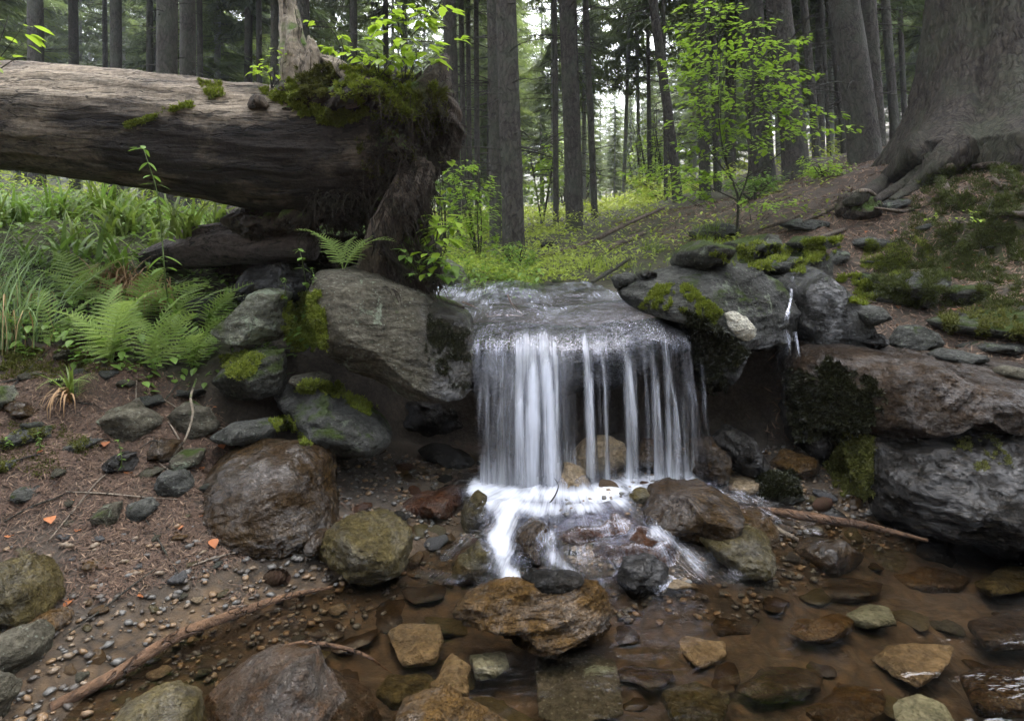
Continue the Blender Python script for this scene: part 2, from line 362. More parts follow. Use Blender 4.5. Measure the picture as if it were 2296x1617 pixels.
# ------------------------------------------------------------------ terrain
def rbf(pts, c=.15):
    p = np.array(pts, float); xy, z = p[:, :2], p[:, 2]; n = len(p)
    K = np.sqrt(((xy[:, None]-xy[None])**2).sum(-1)+c*c); A = np.zeros((n+3, n+3)); A[:n, :n] = K
    A[:n, n] = 1; A[:n, n+1:] = xy; A[n, :n] = 1; A[n+1:, :n] = xy.T
    s = np.linalg.solve(A, np.concatenate([z, [0, 0, 0]]))
    def f(x, y):
        x, y = np.broadcast_arrays(np.asarray(x, float), np.asarray(y, float)); q = np.stack([x.ravel(), y.ravel()], 1); out = np.zeros(len(q))
        for i in range(0, len(q), 20000):
            b = q[i:i+20000]; out[i:i+20000] = np.sqrt(((b[:, None]-xy[None])**2).sum(-1)+c*c) @ s[:n]+s[n]+b @ s[n+1:]
        return out.reshape(x.shape)
    return f
low = rbf([(0,1.3,-.13),(1,1.5,-.14),(0,1.8,-.1),(1.2,1.9,-.1),(-.4,1.4,-.09),(0,.5,-.16),(1,.5,-.2),(-1,.5,.02),(-.97,1.31,.0),(-.57,1.80,.0),
    (-1.2,1.44,.04),(-1.5,1.6,.12),(-1.5,1.85,.27),(-1.0,1.8,.12),(-.75,1.95,.06),(-1.0,2.1,.22),(-1.5,2.1,.42),(-.5,2.0,.02),(-.3,2.3,.04),
    (-.3,2.8,.04),(.3,2.3,.08),(.3,2.7,.05),(.2,2.0,.03),(.15,1.84,-.04),(.7,2.2,.03),(.9,2.6,.1),(1.3,2.3,0),(1.1,2.0,-.07),(1.7,2.1,-.08),
    (-.75,1.6,-.04),(-.5,1.6,-.06),(2.6,1.9,-.05),(2.2,1.4,-.15),(2.6,2.4,.1),(-2.2,1.6,.35),(-2.4,2.1,.6),(-1.6,1.2,.14),(-1.6,.6,.25),(-3,1,.7),
    (2.6,.5,-.15),(0,-1,-.2),(-3,-1,.6),(3,-1,.3),(-.9,2.9,.2),(0,3.2,.1),(1.3,3.0,.15),(-12,1,3),(12,1,3),(0,-4,.6),(0,-9,6),(-5,-6,5),(5,-6,5),(-12,-12,9),(12,-12,9),(-30,0,9),(30,0,9),(0,-40,12)], .1)  # high points behind the camera: unseen bank added to block sky light
up = rbf([(-1.9,2.4,.62),(-1.5,2.3,.53),(-1.1,2.5,.52),(-1.6,3,.72),(-2.2,3,.85),(-2.5,4,1.15),(-1.2,3.5,.8),(-.6,3.3,.6),(-.3,3,.5),(0,2.9,.5),(.3,3,.5),
    (0,3.5,.6),(-.3,4,.66),(.4,4,.67),(.9,3,.55),(1.2,3,.55),(1.5,3,.43),(2.2,3.2,.5),(1.9,2.7,.4),(2.4,2.6,.42),(1.4,3.6,.66),(2.4,3.9,.76),(2.9,3.6,.83),(3.1,4.2,1.32),(2.2,4.2,.98),(2.6,4.6,1.2),
    (3.4,5.5,1.62),(4.5,5.2,1.85),(2.5,6,1.38),(2,7,1.22),(5,12,2.4),(1,7,.88),(0,6,.8),(0,12,1.08),(0,25,1.75),(0,60,3.4),(7,15,2.5),(12,25,3.8),(30,60,10),
    (-10,25,2.4),(-30,60,5),(-6,8,1.6),(-3,6,1.15),(0,100,7),(-50,100,10),(60,100,20),(-4,2,1.3),(-4,0,1.3),(4,3,1.2),(6,5,2.3),(12,8,4),(-12,4,3),(-1,5,.85),
    (1.0,4.4,.74),(1.7,4.8,.95),(4.2,3,1.15),(3.4,3.2,.9),(0,200,20),(-150,100,30),(150,100,50),(-12,-12,4),(12,-12,4)], .2)
EX = np.array([-30,-3, -2.2, -1.8, -1.4, -1.1, -.8, -.5, 0, .5, .9, 1.2, 1.6, 2.2, 3, 30.]); EY = np.array([1.9,1.9, 2.1, 2.15, 2.22, 2.4, 2.65, 2.95, 3.0, 3.0, 3.0, 2.9, 2.75, 2.7, 2.6, 2.6])
EW = np.array([.5,.3, .2, .16, .12, .12, .12, .08, .07, .07, .07, .07, .1, .1, .2, .5])
def height(x, y, detail=True):
    x = np.asarray(x, float); y = np.asarray(y, float)
    e = np.interp(x, EX, EY)+.05*vnoise(np.stack([x*4, y*0, x*0], -1), 3); wd = np.interp(x, EX, EW)
    t = sst(e-wd, e+wd, y); z = low(x, y)*(1-t)+up(x, y)*t
    if detail:
        p = np.stack([x, y, x*0], -1); far = np.clip(y/8, 0, 1)
        z = z+.018*fbm(p*5, 4, 5)+.1*far*fbm(p*.6, 3, 8)
        z = z+.012*ridged(p*14, 3, 9)*np.clip(1-y/8, 0, 1)
        bank = sst(-.55, -.8, x)*sst(1.85, 2.05, y)*sst(3., 2.6, y); z = z+bank*(.05*ridged(np.stack([x*3, y*7, x*0], -1), 4, 61)-.02)
        rs = sst(1.1, 1.5, x)*sst(2.7, 3.0, y)*sst(9, 7, y); z = z+rs*(.06*ridged(p*np.array([1.6, 3.2, 1]), 4, 63)-.02)
        mo = np.exp(-(((x-3.0)/.7)**2+((y-4.0)/.5)**2)); z = z+mo*(.14*fbm(p*3.2, 3, 66)+.05*ridged(p*7, 3, 67))
    return z
def axis(a, b, c, d, fine, grow):
    m = list(np.arange(b, c, fine)); s = fine; x = b; L = []
    while x > a: s *= grow; x -= s; L.append(x)
    s = fine; x = m[-1]; R_ = []
    while x < d: s *= grow; x += s; R_.append(x)
    return np.array(L[::-1]+m+R_)
gx = axis(-160, -2.4, 2.9, 160, .018, 1.05); gy = axis(-45, 1.2, 4.2, 210, .018, 1.03)
X, Yg = np.meshgrid(gx, gy); Zg = height(X, Yg)
TVt = np.stack([X, Yg, Zg], -1).reshape(-1, 3); nx, ny = len(gx), len(gy)
ii = (np.arange(ny-1)[:, None]*nx+np.arange(nx-1)[None]).ravel(); TFt = np.stack([ii, ii+1, ii+nx+1, ii+nx], 1)
def litter_zone(x, y, z):
    p = np.stack([x, y, x*0], -1); n = fbm(p*1.3, 4, 21)
    left = sst(-.5, -.9, x)*sst(2.5, 2.2, y)*sst(.03, .1, z)
    right = sst(1.0, 1.5, x)*sst(2.4, 3.0, y)*sst(16, 8, y)
    return np.clip((left+right)*(.75+.6*n), 0, 1)
def green_zone(x, y, z):
    p = np.stack([x, y, x*0], -1); n = fbm(p*.8, 4, 31)
    mead = sst(3.6, 4.6, y)*sst(3.2, 1.6, x/np.maximum(y, 1)*6)*(.8+.6*n)
    lb = sst(-1., -1.3, x)*sst(2.25, 2.6, y)
    mound = np.exp(-(((x-3.0)/.6)**2+((y-3.9)/.45)**2))*1.2
    return np.clip(mead+lb+mound, 0, 1)
ga = dict(litter=litter_zone(*TVt.T), green=green_zone(*TVt.T), wetz=sst(.10, .02, TVt[:, 2]+.03*fbm(TVt*6, 3, 4))*sst(3.2, 2.9, TVt[:, 1]))
m = NT('ground soil'); o = m.coord()
soil = m.mix(m.ramp(m.noise(o, 7, 8, .7), [(.3, 0.), (.7, 1.)]), (.03, .025, .019), (.085, .068, .05))
soil = m.mix(.8, soil, m.ramp(m.noise(o, 70, 5, .7), [(.3, .45), (.7, 1.5)]), 'MULTIPLY')
lit = m.mix(m.ramp(m.noise(m.mapping(o, (1, 1, 1), (0, 0, .6)), 90, 6, .75, 1.5), [(.35, 0.), (.65, 1.)]), (.026, .021, .016), (.105, .076, .055))
col = m.mix(m.attr('litter'), soil, lit)
gr = m.mix(m.ramp(m.noise(o, 22, 8, .75), [(.35, 0.), (.65, 1.)]), (.012, .014, .006), (.06, .075, .02)); gr = m.mix(m.ramp(m.noise(o, 5, 6, .7), [(.4, 0.), (.6, .7)]), gr, (.045, .034, .022))
col = m.mix(m.attr('green'), col, gr)
peb = m.vor(o, 26, 'F1', 'Color'); pe = m.vor(o, 26, 'DISTANCE_TO_EDGE')
pcol = m.mix(m.noise(peb, 1.7, 0), (.07, .048, .028), (.34, .21, .1))
wetc = m.mix(m.ramp(m.noise(o, 5, 8, .72), [(.35, 0.), (.65, 1.)]), (.018, .014, .010), (.085, .058, .034))
wetc = m.mix(m.ramp(pe, [(.02, 0.), (.3, .6)]), wetc, m.mix(.5, wetc, pcol))
col = m.mix(m.attr('wetz'), col, wetc)
ro = m.math('SUBTRACT', .92, m.math('MULTIPLY', m.attr('wetz'), .6))
h = m.math('ADD', m.noise(o, 45, 8, .75), m.math('MULTIPLY', m.ramp(pe, [(0., 0.), (.3, 1.)]), .12))
M['ground'] = m.done(m.princ(col, ro, m.bump(h, .8, .02), .4))
g = link('ground', mesh('ground', TVt, TFt, M['ground'], True, ga)); tag(g, kind='structure')
BV = []   # every solid surface so far, for resting things on it
def bvadd(V, F):
    for f in (F if isinstance(F, list) else [F]): BV.append((np.asarray(V, float), np.asarray(f, int)))
sel = (np.abs(TVt[TFt[:, 0], 0]) < 12) & (TVt[TFt[:, 0], 1] > .3) & (TVt[TFt[:, 0], 1] < 26)
bvadd(TVt, TFt[sel])
_T = [[], 0]
class _Solid:
    def ray_cast(self, o, d):
        best = (None, None, None, None)
        for t_ in _T[0]:
            r = t_.ray_cast(o, d)
            if r[0] is not None and (best[0] is None or r[3] < best[3]): best = r
        return best
_solid = _Solid(); _main = [0]
def _bt(lo, hi):
    V = []; F = []; n = 0
    for v, f in BV[lo:hi]:
        V.append(v); F += (f+n).tolist(); n += len(v)
    return BVHTree.FromPolygons(np.concatenate(V).tolist(), F)
def tree():
    n = len(BV)
    if _T[1] != n:
        if n-_T[1] > 3 or len(_T[0]) > 8: _T[0] = [_bt(0, n)]
        else: _T[0].append(_bt(_T[1], n))
        _T[1] = n
    return _solid
def hit(u, v):
    d = Vector(P(u, v, 1.)-P(CX, VH, 0.)).normalized(); loc, n, i, dist = tree().ray_cast(Vector((0, 0, CH)), d)
    if loc is None: return None, None
    if n.dot(d) > 0: n = -n
    return np.array(loc), np.array(n)
def down(x, y, top=3.0):
    loc, n, i, d = tree().ray_cast(Vector((x, y, top)), Vector((0, 0, -1)))
    return (None, None) if loc is None else (np.array(loc), np.array(n if n.z > 0 else -n))

# ------------------------------------------------------------------ rocks
import bmesh
_ico = {}
def ico(sub):
    if sub not in _ico:
        b = bmesh.new(); bmesh.ops.create_icosphere(b, subdivisions=sub, radius=1)
        _ico[sub] = (np.array([v.co[:] for v in b.verts]), np.array([[v.index for v in f.verts] for f in b.faces])); b.free()
    return _ico[sub]
def radial(poly):
    p = np.array(poly, float); a = np.roll(p, -1, 0)-p; th = np.linspace(-np.pi, np.pi, 361); R = np.zeros(361)
    for i, t in enumerate(th):
        d = np.array([np.cos(t), np.sin(t)]); best = 0
        for q, e in zip(p, a):
            den = d[0]*e[1]-d[1]*e[0]
            if abs(den) < 1e-12: continue
            r = (q[0]*e[1]-q[1]*e[0])/den; s = (q[0]*d[1]-q[1]*d[0])/den
            if r > 0 and -1e-6 <= s <= 1+1e-6: best = max(best, r)
        R[i] = best
    k = np.array([1, 2, 3, 2, 1.]); k /= k.sum(); Rp = np.concatenate([R[-5:-1], R, R[1:5]])
    return th, np.convolve(Rp, k, 'same')[4:-4]
def rock_shape(poly2, T, sub=4, n=2.6, rough=.05, facets=7, seed=0, lean=0, plane='xz', flat=.8, strat=.022):
    rg = np.random.default_rng(seed*77+5)
    d, F = ico(7 if sub == 6 else sub); r = np.hypot(d[:, 0], d[:, 2]); s = (r**n+np.abs(d[:, 1])**n)**(-1/n); q = d*s[:, None]
    for k in range(facets):
        m_ = rg.normal(size=3); m_[1] = -abs(m_[1])-.4 if k % 3 else abs(m_[1])+.3; m_ /= np.linalg.norm(m_); dd = rg.uniform(.6, .85)
        o = np.maximum(0, q @ m_-dd); q = q-o[:, None]*m_*flat
    th, R = radial(poly2); t = np.arctan2(q[:, 2], q[:, 0]); rr = np.hypot(q[:, 0], q[:, 2]); Rt = np.interp(t, th, R)
    V = np.stack([Rt*rr*np.cos(t), T*q[:, 1], Rt*rr*np.sin(t)], 1)
    size = np.sqrt(np.pi)*R.mean(); dn = d/np.linalg.norm(d, axis=1)[:, None]
    dd = fbm(V*2.2/size+seed*3.1, 4, seed)*1.4+(ridged(V*np.array([3., 3., 5.])/size+seed, 4, seed+3)-.3)*.6+.55*fbm(V*14/size, 4, seed+9)+(.35*(ridged(V*np.array([9., 9., 16.])/size+seed, 3, seed+13)-.3) if sub >= 5 else 0)
    V = V+dn*(rough*size*dd)[:, None]
    ax = rg.normal(size=3)*.25+np.array([0, 0, 1.]); sz_ = (V @ ax)/size; V = V+dn*(strat*size*(ridged(np.stack([V[:, 0]*.8/size, V[:, 1]*.8/size, sz_*7], 1)+seed, 3, seed+21)-.2))[:, None]
    V[:, 1] += lean*V[:, 2]
    if plane == 'xy': V = V[:, [0, 2, 1]]*np.array([1, 1, -1.]); F = F
    return V, F
def add_rock(V, F, loc, mat, label, cat='rock', name='rock', group=None, wet=None, bv=True, parent=None):
    a = {}
    if wet is not None: a['wet'] = wet(V+loc)
    me = mesh(name, V, F, M[mat], True, a); o_ = link(name, me, parent, loc)
    if parent is None: tag(o_, label, cat, group)
    if bv: bvadd(V+loc, F)
    return o_
_seed = [0]
def rock(poly, Y, T, mat, label, sub=4, **kw):
    """a rock whose face has this outline at distance Y, T half as thick as it is deep"""
    _seed[0] += 1
    if kw.pop('snap', sub <= 4):
        vb = max(v for u, v in poly); ub = np.mean([u for u, v in poly]); hp_, _ = hit(ub, vb-4)
        if hp_ is not None and abs(hp_[1]-Y) < 2.5: Y = hp_[1]+T*.45
    pts = np.array([P(u, v, Y) for u, v in poly]); c = pts.mean(0)
    wet = kw.pop('wet', None); name = kw.pop('name', 'rock'); cat = kw.pop('cat', 'rock'); group = kw.pop('group', None); seed = kw.pop('seed', _seed[0])
    V, F = rock_shape((pts-c)[:, [0, 2]], T, sub, seed=seed, **kw)
    return add_rock(V, F, c, mat, label, cat, name, group, wet)
def slab(poly, z, T, mat, label, sub=4, **kw):
    """a flat stone lying at height z with this footprint"""
    _seed[0] += 1; pts = np.array([PZ(u, v, z) for u, v in poly]); c = pts.mean(0)
    wet = kw.pop('wet', None); name = kw.pop('name', 'rock'); cat = kw.pop('cat', 'rock'); group = kw.pop('group', None)
    V, F = rock_shape((pts-c)[:, :2], T, sub, seed=_seed[0], plane='xy', **kw)
    return add_rock(V, F, c, mat, label, cat, name, group, wet)

big = rock([(708,640),(718,610),(780,603),(860,622),(940,655),(985,685),(1040,705),(1066,760),(1066,830),(1050,868),(990,876),(930,872),(880,850),(800,818),(755,775),(735,720),(712,690)],
    2.55, .3, 'rock_gray', 'big flat faced gray boulder left of the waterfall', 6, n=3.4, rough=.022, facets=4, lean=.35, name='boulder', cat='boulder',
    wet=lambda p: np.clip(sst(-.38, -.22, p[:, 0]+.10*fbm(p*7, 4, 2)+.12*(p[:, 2]-.55)), 0, 1), seed=3)
lip = rock([(1030,732),(1150,726),(1300,736),(1420,728),(1540,712),(1610,730),(1625,790),(1600,875),(1560,862),(1500,830),(1400,860),(1300,850),(1200,880),(1100,872),(1040,860)],
    2.81, .3, 'rock_wet', 'dark wet ledge the waterfall pours over', 6, n=3.2, rough=.03, facets=3, name='rock_ledge', cat='rock ledge')
rboul = rock([(1390,655),(1440,625),(1530,600),(1620,590),(1690,600),(1740,640),(1772,700),(1762,760),(1725,790),(1665,805),(1630,870),(1590,905),(1560,870),(1545,760),(1520,700),(1430,700)],
    2.78, .36, 'rock_bluegray', 'rounded gray boulder with a white quartz patch right of the fall', 6, n=2.5, rough=.03, facets=5, lean=.3, name='boulder', cat='boulder',
    wet=lambda p: np.clip(sst(.62, .5, p[:, 2]+.08*fbm(p*6, 4, 3)-.25*(p[:, 0]-.9))+.12, 0, 1))
rrear = rock([(1690,605),(1740,582),(1800,590),(1850,640),(1890,690),(1908,740),(1895,775),(1830,785),(1760,775),(1715,700)],
    3.0, .42, 'rock_bluegray', 'smooth greenish boulder with the thin trickle running beside it', 5, n=2.4, rough=.03, facets=4, lean=.3, name='boulder', cat='boulder',
    wet=lambda p: np.clip(np.exp(-((p[:, 0]-1.36-.05*fbm(p*5, 3, 4))/.16)**2)*1.1, 0, 1))
rock([(1580,590),(1630,552),(1700,538),(1780,548),(1850,592),(1872,650),(1820,640),(1720,615),(1650,605)], 3.55, .45, 'rock_mossy', 'layered mossy rock above the smooth right boulder', 5, n=2.8, rough=.045, lean=.4)
rock([(1538,524),(1580,502),(1650,503),(1672,518),(1650,536),(1575,541)], 4.6, .3, 'rock_bluegray', 'flat overhanging stone at the top of the stream', 4, rough=.04)
rock([(1515,560),(1560,540),(1620,552),(1625,600),(1560,615),(1520,600)], 4.3, .3, 'rock_mossy', 'dark block under the flat overhanging stone', 4)
rock([(1640,545),(1700,520),(1740,540),(1730,575),(1660,585)], 4.3, .3, 'rock_mossy', 'small hummock of stone beside the beech sapling', 4)
rock([(1370,622),(1400,610),(1425,615),(1422,640),(1380,648)], 3.7, .1, 'rock_bluegray', 'square blue gray stone at the right end of the upper stream', 3)
rock([(1425,612),(1450,605),(1470,612),(1465,630),(1435,632)], 3.75, .1, 'rock_wet', 'small dark stone behind the rounded right boulder', 3)
rock([(940,640),(960,595),(1000,582),(1035,600),(1050,632),(1010,650)], 3.95, .2, 'rock_lichen', 'pale rounded stone at the left end of the upper stream', 4)
slabr = rock([(1780,850),(1805,790),(1840,778),(1900,784),(2000,796),(2120,806),(2200,815),(2296,826),(2420,840),(2450,900),(2296,918),(2200,924),(2100,914),(2000,922),(1940,945),(1860,960),(1790,930)],
    2.6, .5, 'rock_slab', 'long wet brown slab along the right bank', 6, n=3.4, rough=.03, facets=7, lean=.6, strat=.045, name='rock_slab', cat='rock slab')
lowr = rock([(1900,1060),(1925,965),(1965,932),(2050,920),(2180,922),(2296,925),(2450,940),(2520,1060),(2460,1230),(2296,1232),(2200,1205),(2100,1190),(2000,1160),(1925,1120)],
    2.4, .5, 'rock_black', 'huge wet black boulder at the right edge below the slab', 6, n=2.6, rough=.05, facets=9, lean=.35, strat=.05, name='boulder', cat='boulder')
brown = rock([(452,1100),(470,1045),(520,1005),(600,986),(680,998),(722,1030),(742,1090),(768,1160),(740,1200),(660,1220),(590,1222),(530,1198),(478,1150)],
    2.12, .26, 'rock_brown', 'large glistening brown boulder on the left bank', 6, n=2.05, rough=.028, facets=1, lean=.55, name='boulder', cat='boulder')
rock([(712,1215),(735,1180),(770,1163),(830,1150),(890,1165),(920,1210),(908,1262),(860,1288),(800,1292),(750,1268),(722,1240)], 1.93, .15, 'rock_olive', 'rounded knobbly rock at the water edge right of the brown boulder', 5, rough=.06, n=2.3)
rock([(686,1215),(705,1196),(735,1198),(738,1235),(705,1245)], 1.93, .07, 'rock_brown', 'small brown stone tucked against the knobbly rock', 3)
rock([(1014,1378),(1045,1345),(1120,1330),(1200,1312),(1290,1308),(1335,1325),(1376,1368),(1372,1400),(1335,1422),(1250,1432),(1150,1424),(1100,1405),(1040,1394)],
    1.63, .10, 'rock_gold', 'golden layered rock standing in the pool below the cascade', 6, n=2.8, rough=.045, facets=9, lean=.25, strat=.08)
rock([(1443,1155),(1480,1112),(1540,1095),(1600,1105),(1658,1135),(1640,1168),(1590,1190),(1500,1197),(1455,1187)], 2.1, .18, 'rock_brown', 'broad wet brown rock at the right side of the foam', 5, n=2.7, lean=.4)
rock([(1622,1160),(1660,1135),(1700,1142),(1742,1180),(1745,1203),(1700,1212),(1650,1197)], 2.12, .12, 'rock_gold', 'orange wedge of rock right of the broad brown rock', 4, n=3)
rock([(1556,1200),(1620,1185),(1700,1203),(1752,1222),(1752,1268),(1700,1276),(1630,1262),(1580,1230)], 1.98, .13, 'rock_olive', 'dark slab with a yellow broken edge at the pool rim', 5, n=3.2, rough=.06, lean=.3)
rock([(1775,1235),(1830,1208),(1885,1202),(1930,1240),(1905,1266),(1830,1272),(1785,1262)], 1.97, .12, 'rock_brown', 'shiny humped stone at the right rim of the pool', 4)
rock([(1932,1252),(1970,1238),(2030,1242),(2042,1256),(1990,1268),(1940,1266)], 1.93, .08, 'rock_olive', 'flat greenish stone at the right rim of the pool', 4)
rock([(2045,1240),(2075,1222),(2125,1224),(2140,1245),(2100,1256)], 1.98, .08, 'rock_wet', 'small wet stone under the huge black boulder', 4)
rock([(1138,1240),(1160,1190),(1200,1168),(1232,1180),(1232,1225),(1200,1262),(1150,1262)], 2.02, .1, 'rock_brown', 'brown stone splitting the white cascade', 4)
rock([(1230,1180),(1290,1150),(1380,1140),(1440,1155),(1450,1195),(1400,1215),(1280,1215)], 2.1, .14, 'rock_red', 'red brown stone under the thin sheet of cascading water', 5)
rock([(1290,1250),(1340,1205),(1430,1190),(1510,1210),(1545,1270),(1510,1312),(1400,1325),(1310,1310)], 1.98, .16, 'rock_red', 'wide red brown stone veiled by cascading water', 5, rough=.06)
rock([(1365,1290),(1400,1255),(1460,1250),(1500,1280),(1490,1325),(1400,1335)], 1.83, .07, 'rock_wet', 'dark ribbed stone at the foot of the cascade', 4, rough=.07)
rock([(1033,1165),(1045,1120),(1070,1103),(1092,1115),(1090,1160),(1068,1192),(1042,1190)], 2.1, .06, 'rock_olive', 'upright olive stone at the left side of the foam', 4, facets=3)
rock([(1100,1150),(1108,1128),(1130,1125),(1142,1145),(1135,1165),(1112,1172)], 2.1, .045, 'rock_pale', 'small pale pebble in the white foam', 3, facets=2, rough=.02)
rock([(893,1135),(930,1118),(980,1105),(1030,1100),(1035,1130),(1010,1155),(940,1162)], 2.2, .1, 'rock_red', 'dark red flat stone left of the foam', 4)
rock([(1008,1290),(1030,1250),(1075,1215),(1105,1235),(1115,1280),(1080,1305),(1020,1310)], 1.88, .07, 'rock_olive', 'olive stone left of the lower white chute', 4, rough=.06)
rock([(1155,1298),(1200,1284),(1260,1280),(1312,1292),(1300,1312),(1220,1320)], 1.84, .05, 'rock_wet', 'thin black slab just behind the golden rock', 4)
rock([(1405,1110),(1425,1095),(1455,1102),(1462,1125),(1435,1136)], 2.28, .06, 'rock_olive', 'small mottled stone at the right end of the foam', 3)
rock([(1280,1020),(1310,990),(1360,982),(1405,998),(1415,1035),(1370,1062),(1300,1060)], 2.55, .12, 'rock_pale', 'tan stone seen behind the falling strands', 4)
rock([(1240,1075),(1265,1040),(1310,1050),(1330,1090),(1290,1105),(1250,1100)], 2.4, .08, 'rock_pale', 'lower tan stone behind the falling water', 3)
rock([(1410,1020),(1440,988),(1490,995),(1495,1045),(1440,1060)], 2.6, .1, 'rock_brown', 'brown stone behind the right strands of the fall', 4)
rock([(1520,1050),(1550,990),(1600,985),(1630,1020),(1625,1075),(1560,1085)], 2.5, .12, 'rock_brown', 'brown stone at the right foot of the waterfall', 4)
rock([(1580,975),(1630,955),(1680,975),(1715,1030),(1700,1070),(1640,1060),(1600,1010)], 2.7, .15, 'rock_wet', 'dark layered stone in the right hollow', 4, rough=.06)
rock([(1620,1090),(1650,1075),(1700,1080),(1705,1105),(1640,1110)], 2.35, .08, 'rock_pale', 'flat tan stone right of the waterfall foot', 3)
rock([(1690,1110),(1705,1068),(1745,1055),(1785,1075),(1795,1110),(1750,1125)], 2.35, .09, 'rock_mossy', 'round moss covered stone in the right hollow', 4)
rock([(1720,1040),(1760,1015),(1820,1020),(1840,1060),(1780,1075)], 2.5, .1, 'rock_gold', 'orange wet stone below the thin trickle', 4)
# left bank
rock([(483,742),(530,700),(562,662),(590,650),(637,655),(630,700),(642,742),(622,762),(550,768)], 2.5, .15, 'rock_lichen', 'pale angular lichen covered block beside the ferns', 5, n=3.2, facets=8, lean=.3)
rock([(405,700),(425,672),(480,668),(512,690),(505,722),(440,726)], 2.75, .15, 'rock_bluegray', 'low gray stone behind the lichen covered block', 4)
rock([(490,850),(520,800),(570,785),(630,785),(650,830),(640,880),(560,898),(510,890)], 2.4, .15, 'rock_mossy', 'mossy dark block below the lichen covered block', 5, n=3, rough=.05)
rock([(598,885),(645,870),(700,862),(760,895),(840,935),(885,975),(855,1002),(760,1010),(700,992),(660,955),(618,912)], 2.38, .18, 'rock_bluegray', 'gray wedge shaped rock under the big flat boulder', 5, n=2.8, rough=.06, facets=8, lean=.3,
     wet=lambda p: p[:, 0]*0+.35)
rock([(640,858),(650,842),(700,838),(745,845),(735,860),(680,866)], 2.5, .12, 'rock_gray', 'thin gray plate of rock under the big flat boulder', 4)
rock([(720,960),(850,880),(1000,880),(1060,960),(1060,1050),(900,1075),(740,1060)], 3.0, .12, 'rock_wet', 'dark rock wall at the back of the left hollow', 5, rough=.07)
rock([(930,1015),(960,1000),(1040,1010),(1070,1030),(1050,1048),(960,1040)], 2.65, .1, 'rock_wet', 'wet black ledge deep in the left hollow', 4)
rock([(1560,940),(1600,860),(1700,800),(1780,820),(1850,960),(1900,1040),(1800,1060),(1600,1050)], 3.05, .1, 'rock_wet', 'dark rock wall at the back of the right hollow', 5, rough=.07)
rock([(1060,900),(1200,860),(1400,860),(1560,880),(1570,1020),(1400,1060),(1100,1060)], 3.1, .12, 'rock_wet', 'black rock wall behind the waterfall', 5, rough=.07)
rock([(1755,850),(1800,830),(1900,850),(1960,900),(1930,980),(1860,1060),(1790,1000),(1760,940)], 2.6, .14, 'rock_wet', 'dark mossy block under the left end of the wet slab', 5, rough=.06)
rock([(228,960),(245,915),(290,893),(340,915),(358,950),(330,980),(260,985)], 2.1, .12, 'rock_gray', 'brownish rounded stone sunk in the left bank', 4)
rock([(30,975),(60,955),(115,955),(112,985),(70,1002),(35,998)], 1.98, .09, 'rock_bluegray', 'flat gray stone at the left edge of the bank', 4, n=3.5)
rock([(-30,930),(-20,870),(10,868),(32,895),(20,920)], 2.05, .08, 'rock_lichen', 'lichen crusted stone at the left edge of the picture', 4)
rock([(150,985),(190,975),(230,985),(205,1005),(165,1005)], 2.0, .08, 'rock_bluegray', 'sharp gray stone beside the flat gray stone', 4, n=3.5)
rock([(383,930),(420,900),(470,915),(490,960),(440,985),(395,975)], 2.22, .1, 'rock_gray', 'brown stone under the hanging roots in the bank', 4)
rock([(478,975),(520,950),(580,945),(620,958),(600,990),(520,1000)], 2.3, .12, 'rock_bluegray', 'flat gray stone above the large brown boulder', 4, n=3.4)
rock([(312,1010),(345,985),(395,995),(400,1022),(350,1030)], 2.1, .08, 'rock_brown', 'dark brown wet stone in the middle of the bank', 4)
rock([(370,1040),(400,1015),(450,1012),(458,1035),(420,1055)], 2.05, .08, 'rock_gray', 'flat gray stone left of the large brown boulder', 4)
rock([(350,1085),(370,1058),(410,1055),(435,1085),(425,1115),(370,1112)], 1.98, .07, 'rock_bluegray', 'gray speckled stone beside the large brown boulder', 4)
rock([(275,1150),(290,1128),(330,1120),(348,1140),(330,1165),(290,1170)], 1.85, .055, 'rock_bluegray', 'angular dark gray stone on the needle covered bank', 4)
rock([(213,1155),(225,1135),(262,1130),(278,1155),(262,1180),(225,1172)], 1.83, .05, 'rock_gray', 'pale gray stone touching the angular dark stone', 4)
rock([(30,1110),(45,1092),(80,1092),(88,1112),(60,1125)], 1.85, .05, 'rock_bluegray', 'blue gray stone low on the left bank', 4)
rock([(-5,1050),(8,1030),(38,1030),(42,1050),(20,1058)], 1.9, .05, 'rock_bluegray', 'small blue gray stone at the left edge', 3)
rock([(240,1040),(260,1010),(300,1015),(300,1055),(260,1068)], 1.98, .06, 'rock_wet', 'dark stone behind the trailing green weed', 4)
rock([(-60,1300),(-20,1250),(40,1262),(85,1310),(115,1368),(50,1378),(-60,1370)], 1.55, .12, 'rock_olive', 'brown rounded rock cut by the left picture edge', 5)
rock([(25,1400),(60,1372),(130,1375),(155,1395),(100,1425),(50,1428)], 1.52, .07, 'rock_gold', 'flat ochre stone in front of the rock at the left edge', 4)
rock([(-40,1470),(-10,1418),(50,1415),(88,1450),(85,1500),(20,1530),(-40,1520)], 1.42, .09, 'rock_gray', 'speckled brown stone low at the left edge', 5)
rock([(-60,1600),(-30,1510),(5,1520),(20,1570),(0,1640)], 1.3, .06, 'rock_gray', 'dark stone in the lower left corner', 4)
rock([(430,1680),(450,1590),(530,1530),(620,1500),(692,1490),(722,1545),(765,1582),(845,1605),(880,1720),(640,1760)], 1.34, .16, 'rock_rust', 'large gray and rust coloured rock at the bottom of the picture', 6, n=3, facets=9, rough=.04, lean=.2,
     wet=lambda p: p[:, 0]*0+.3)
rock([(860,1660),(900,1590),(990,1560),(1080,1575),(1150,1620),(1180,1720),(950,1740)], 1.3, .07, 'rock_gold', 'orange wet rock at the bottom edge beside the rust coloured rock', 5, rough=.04, lean=0, n=3.2)
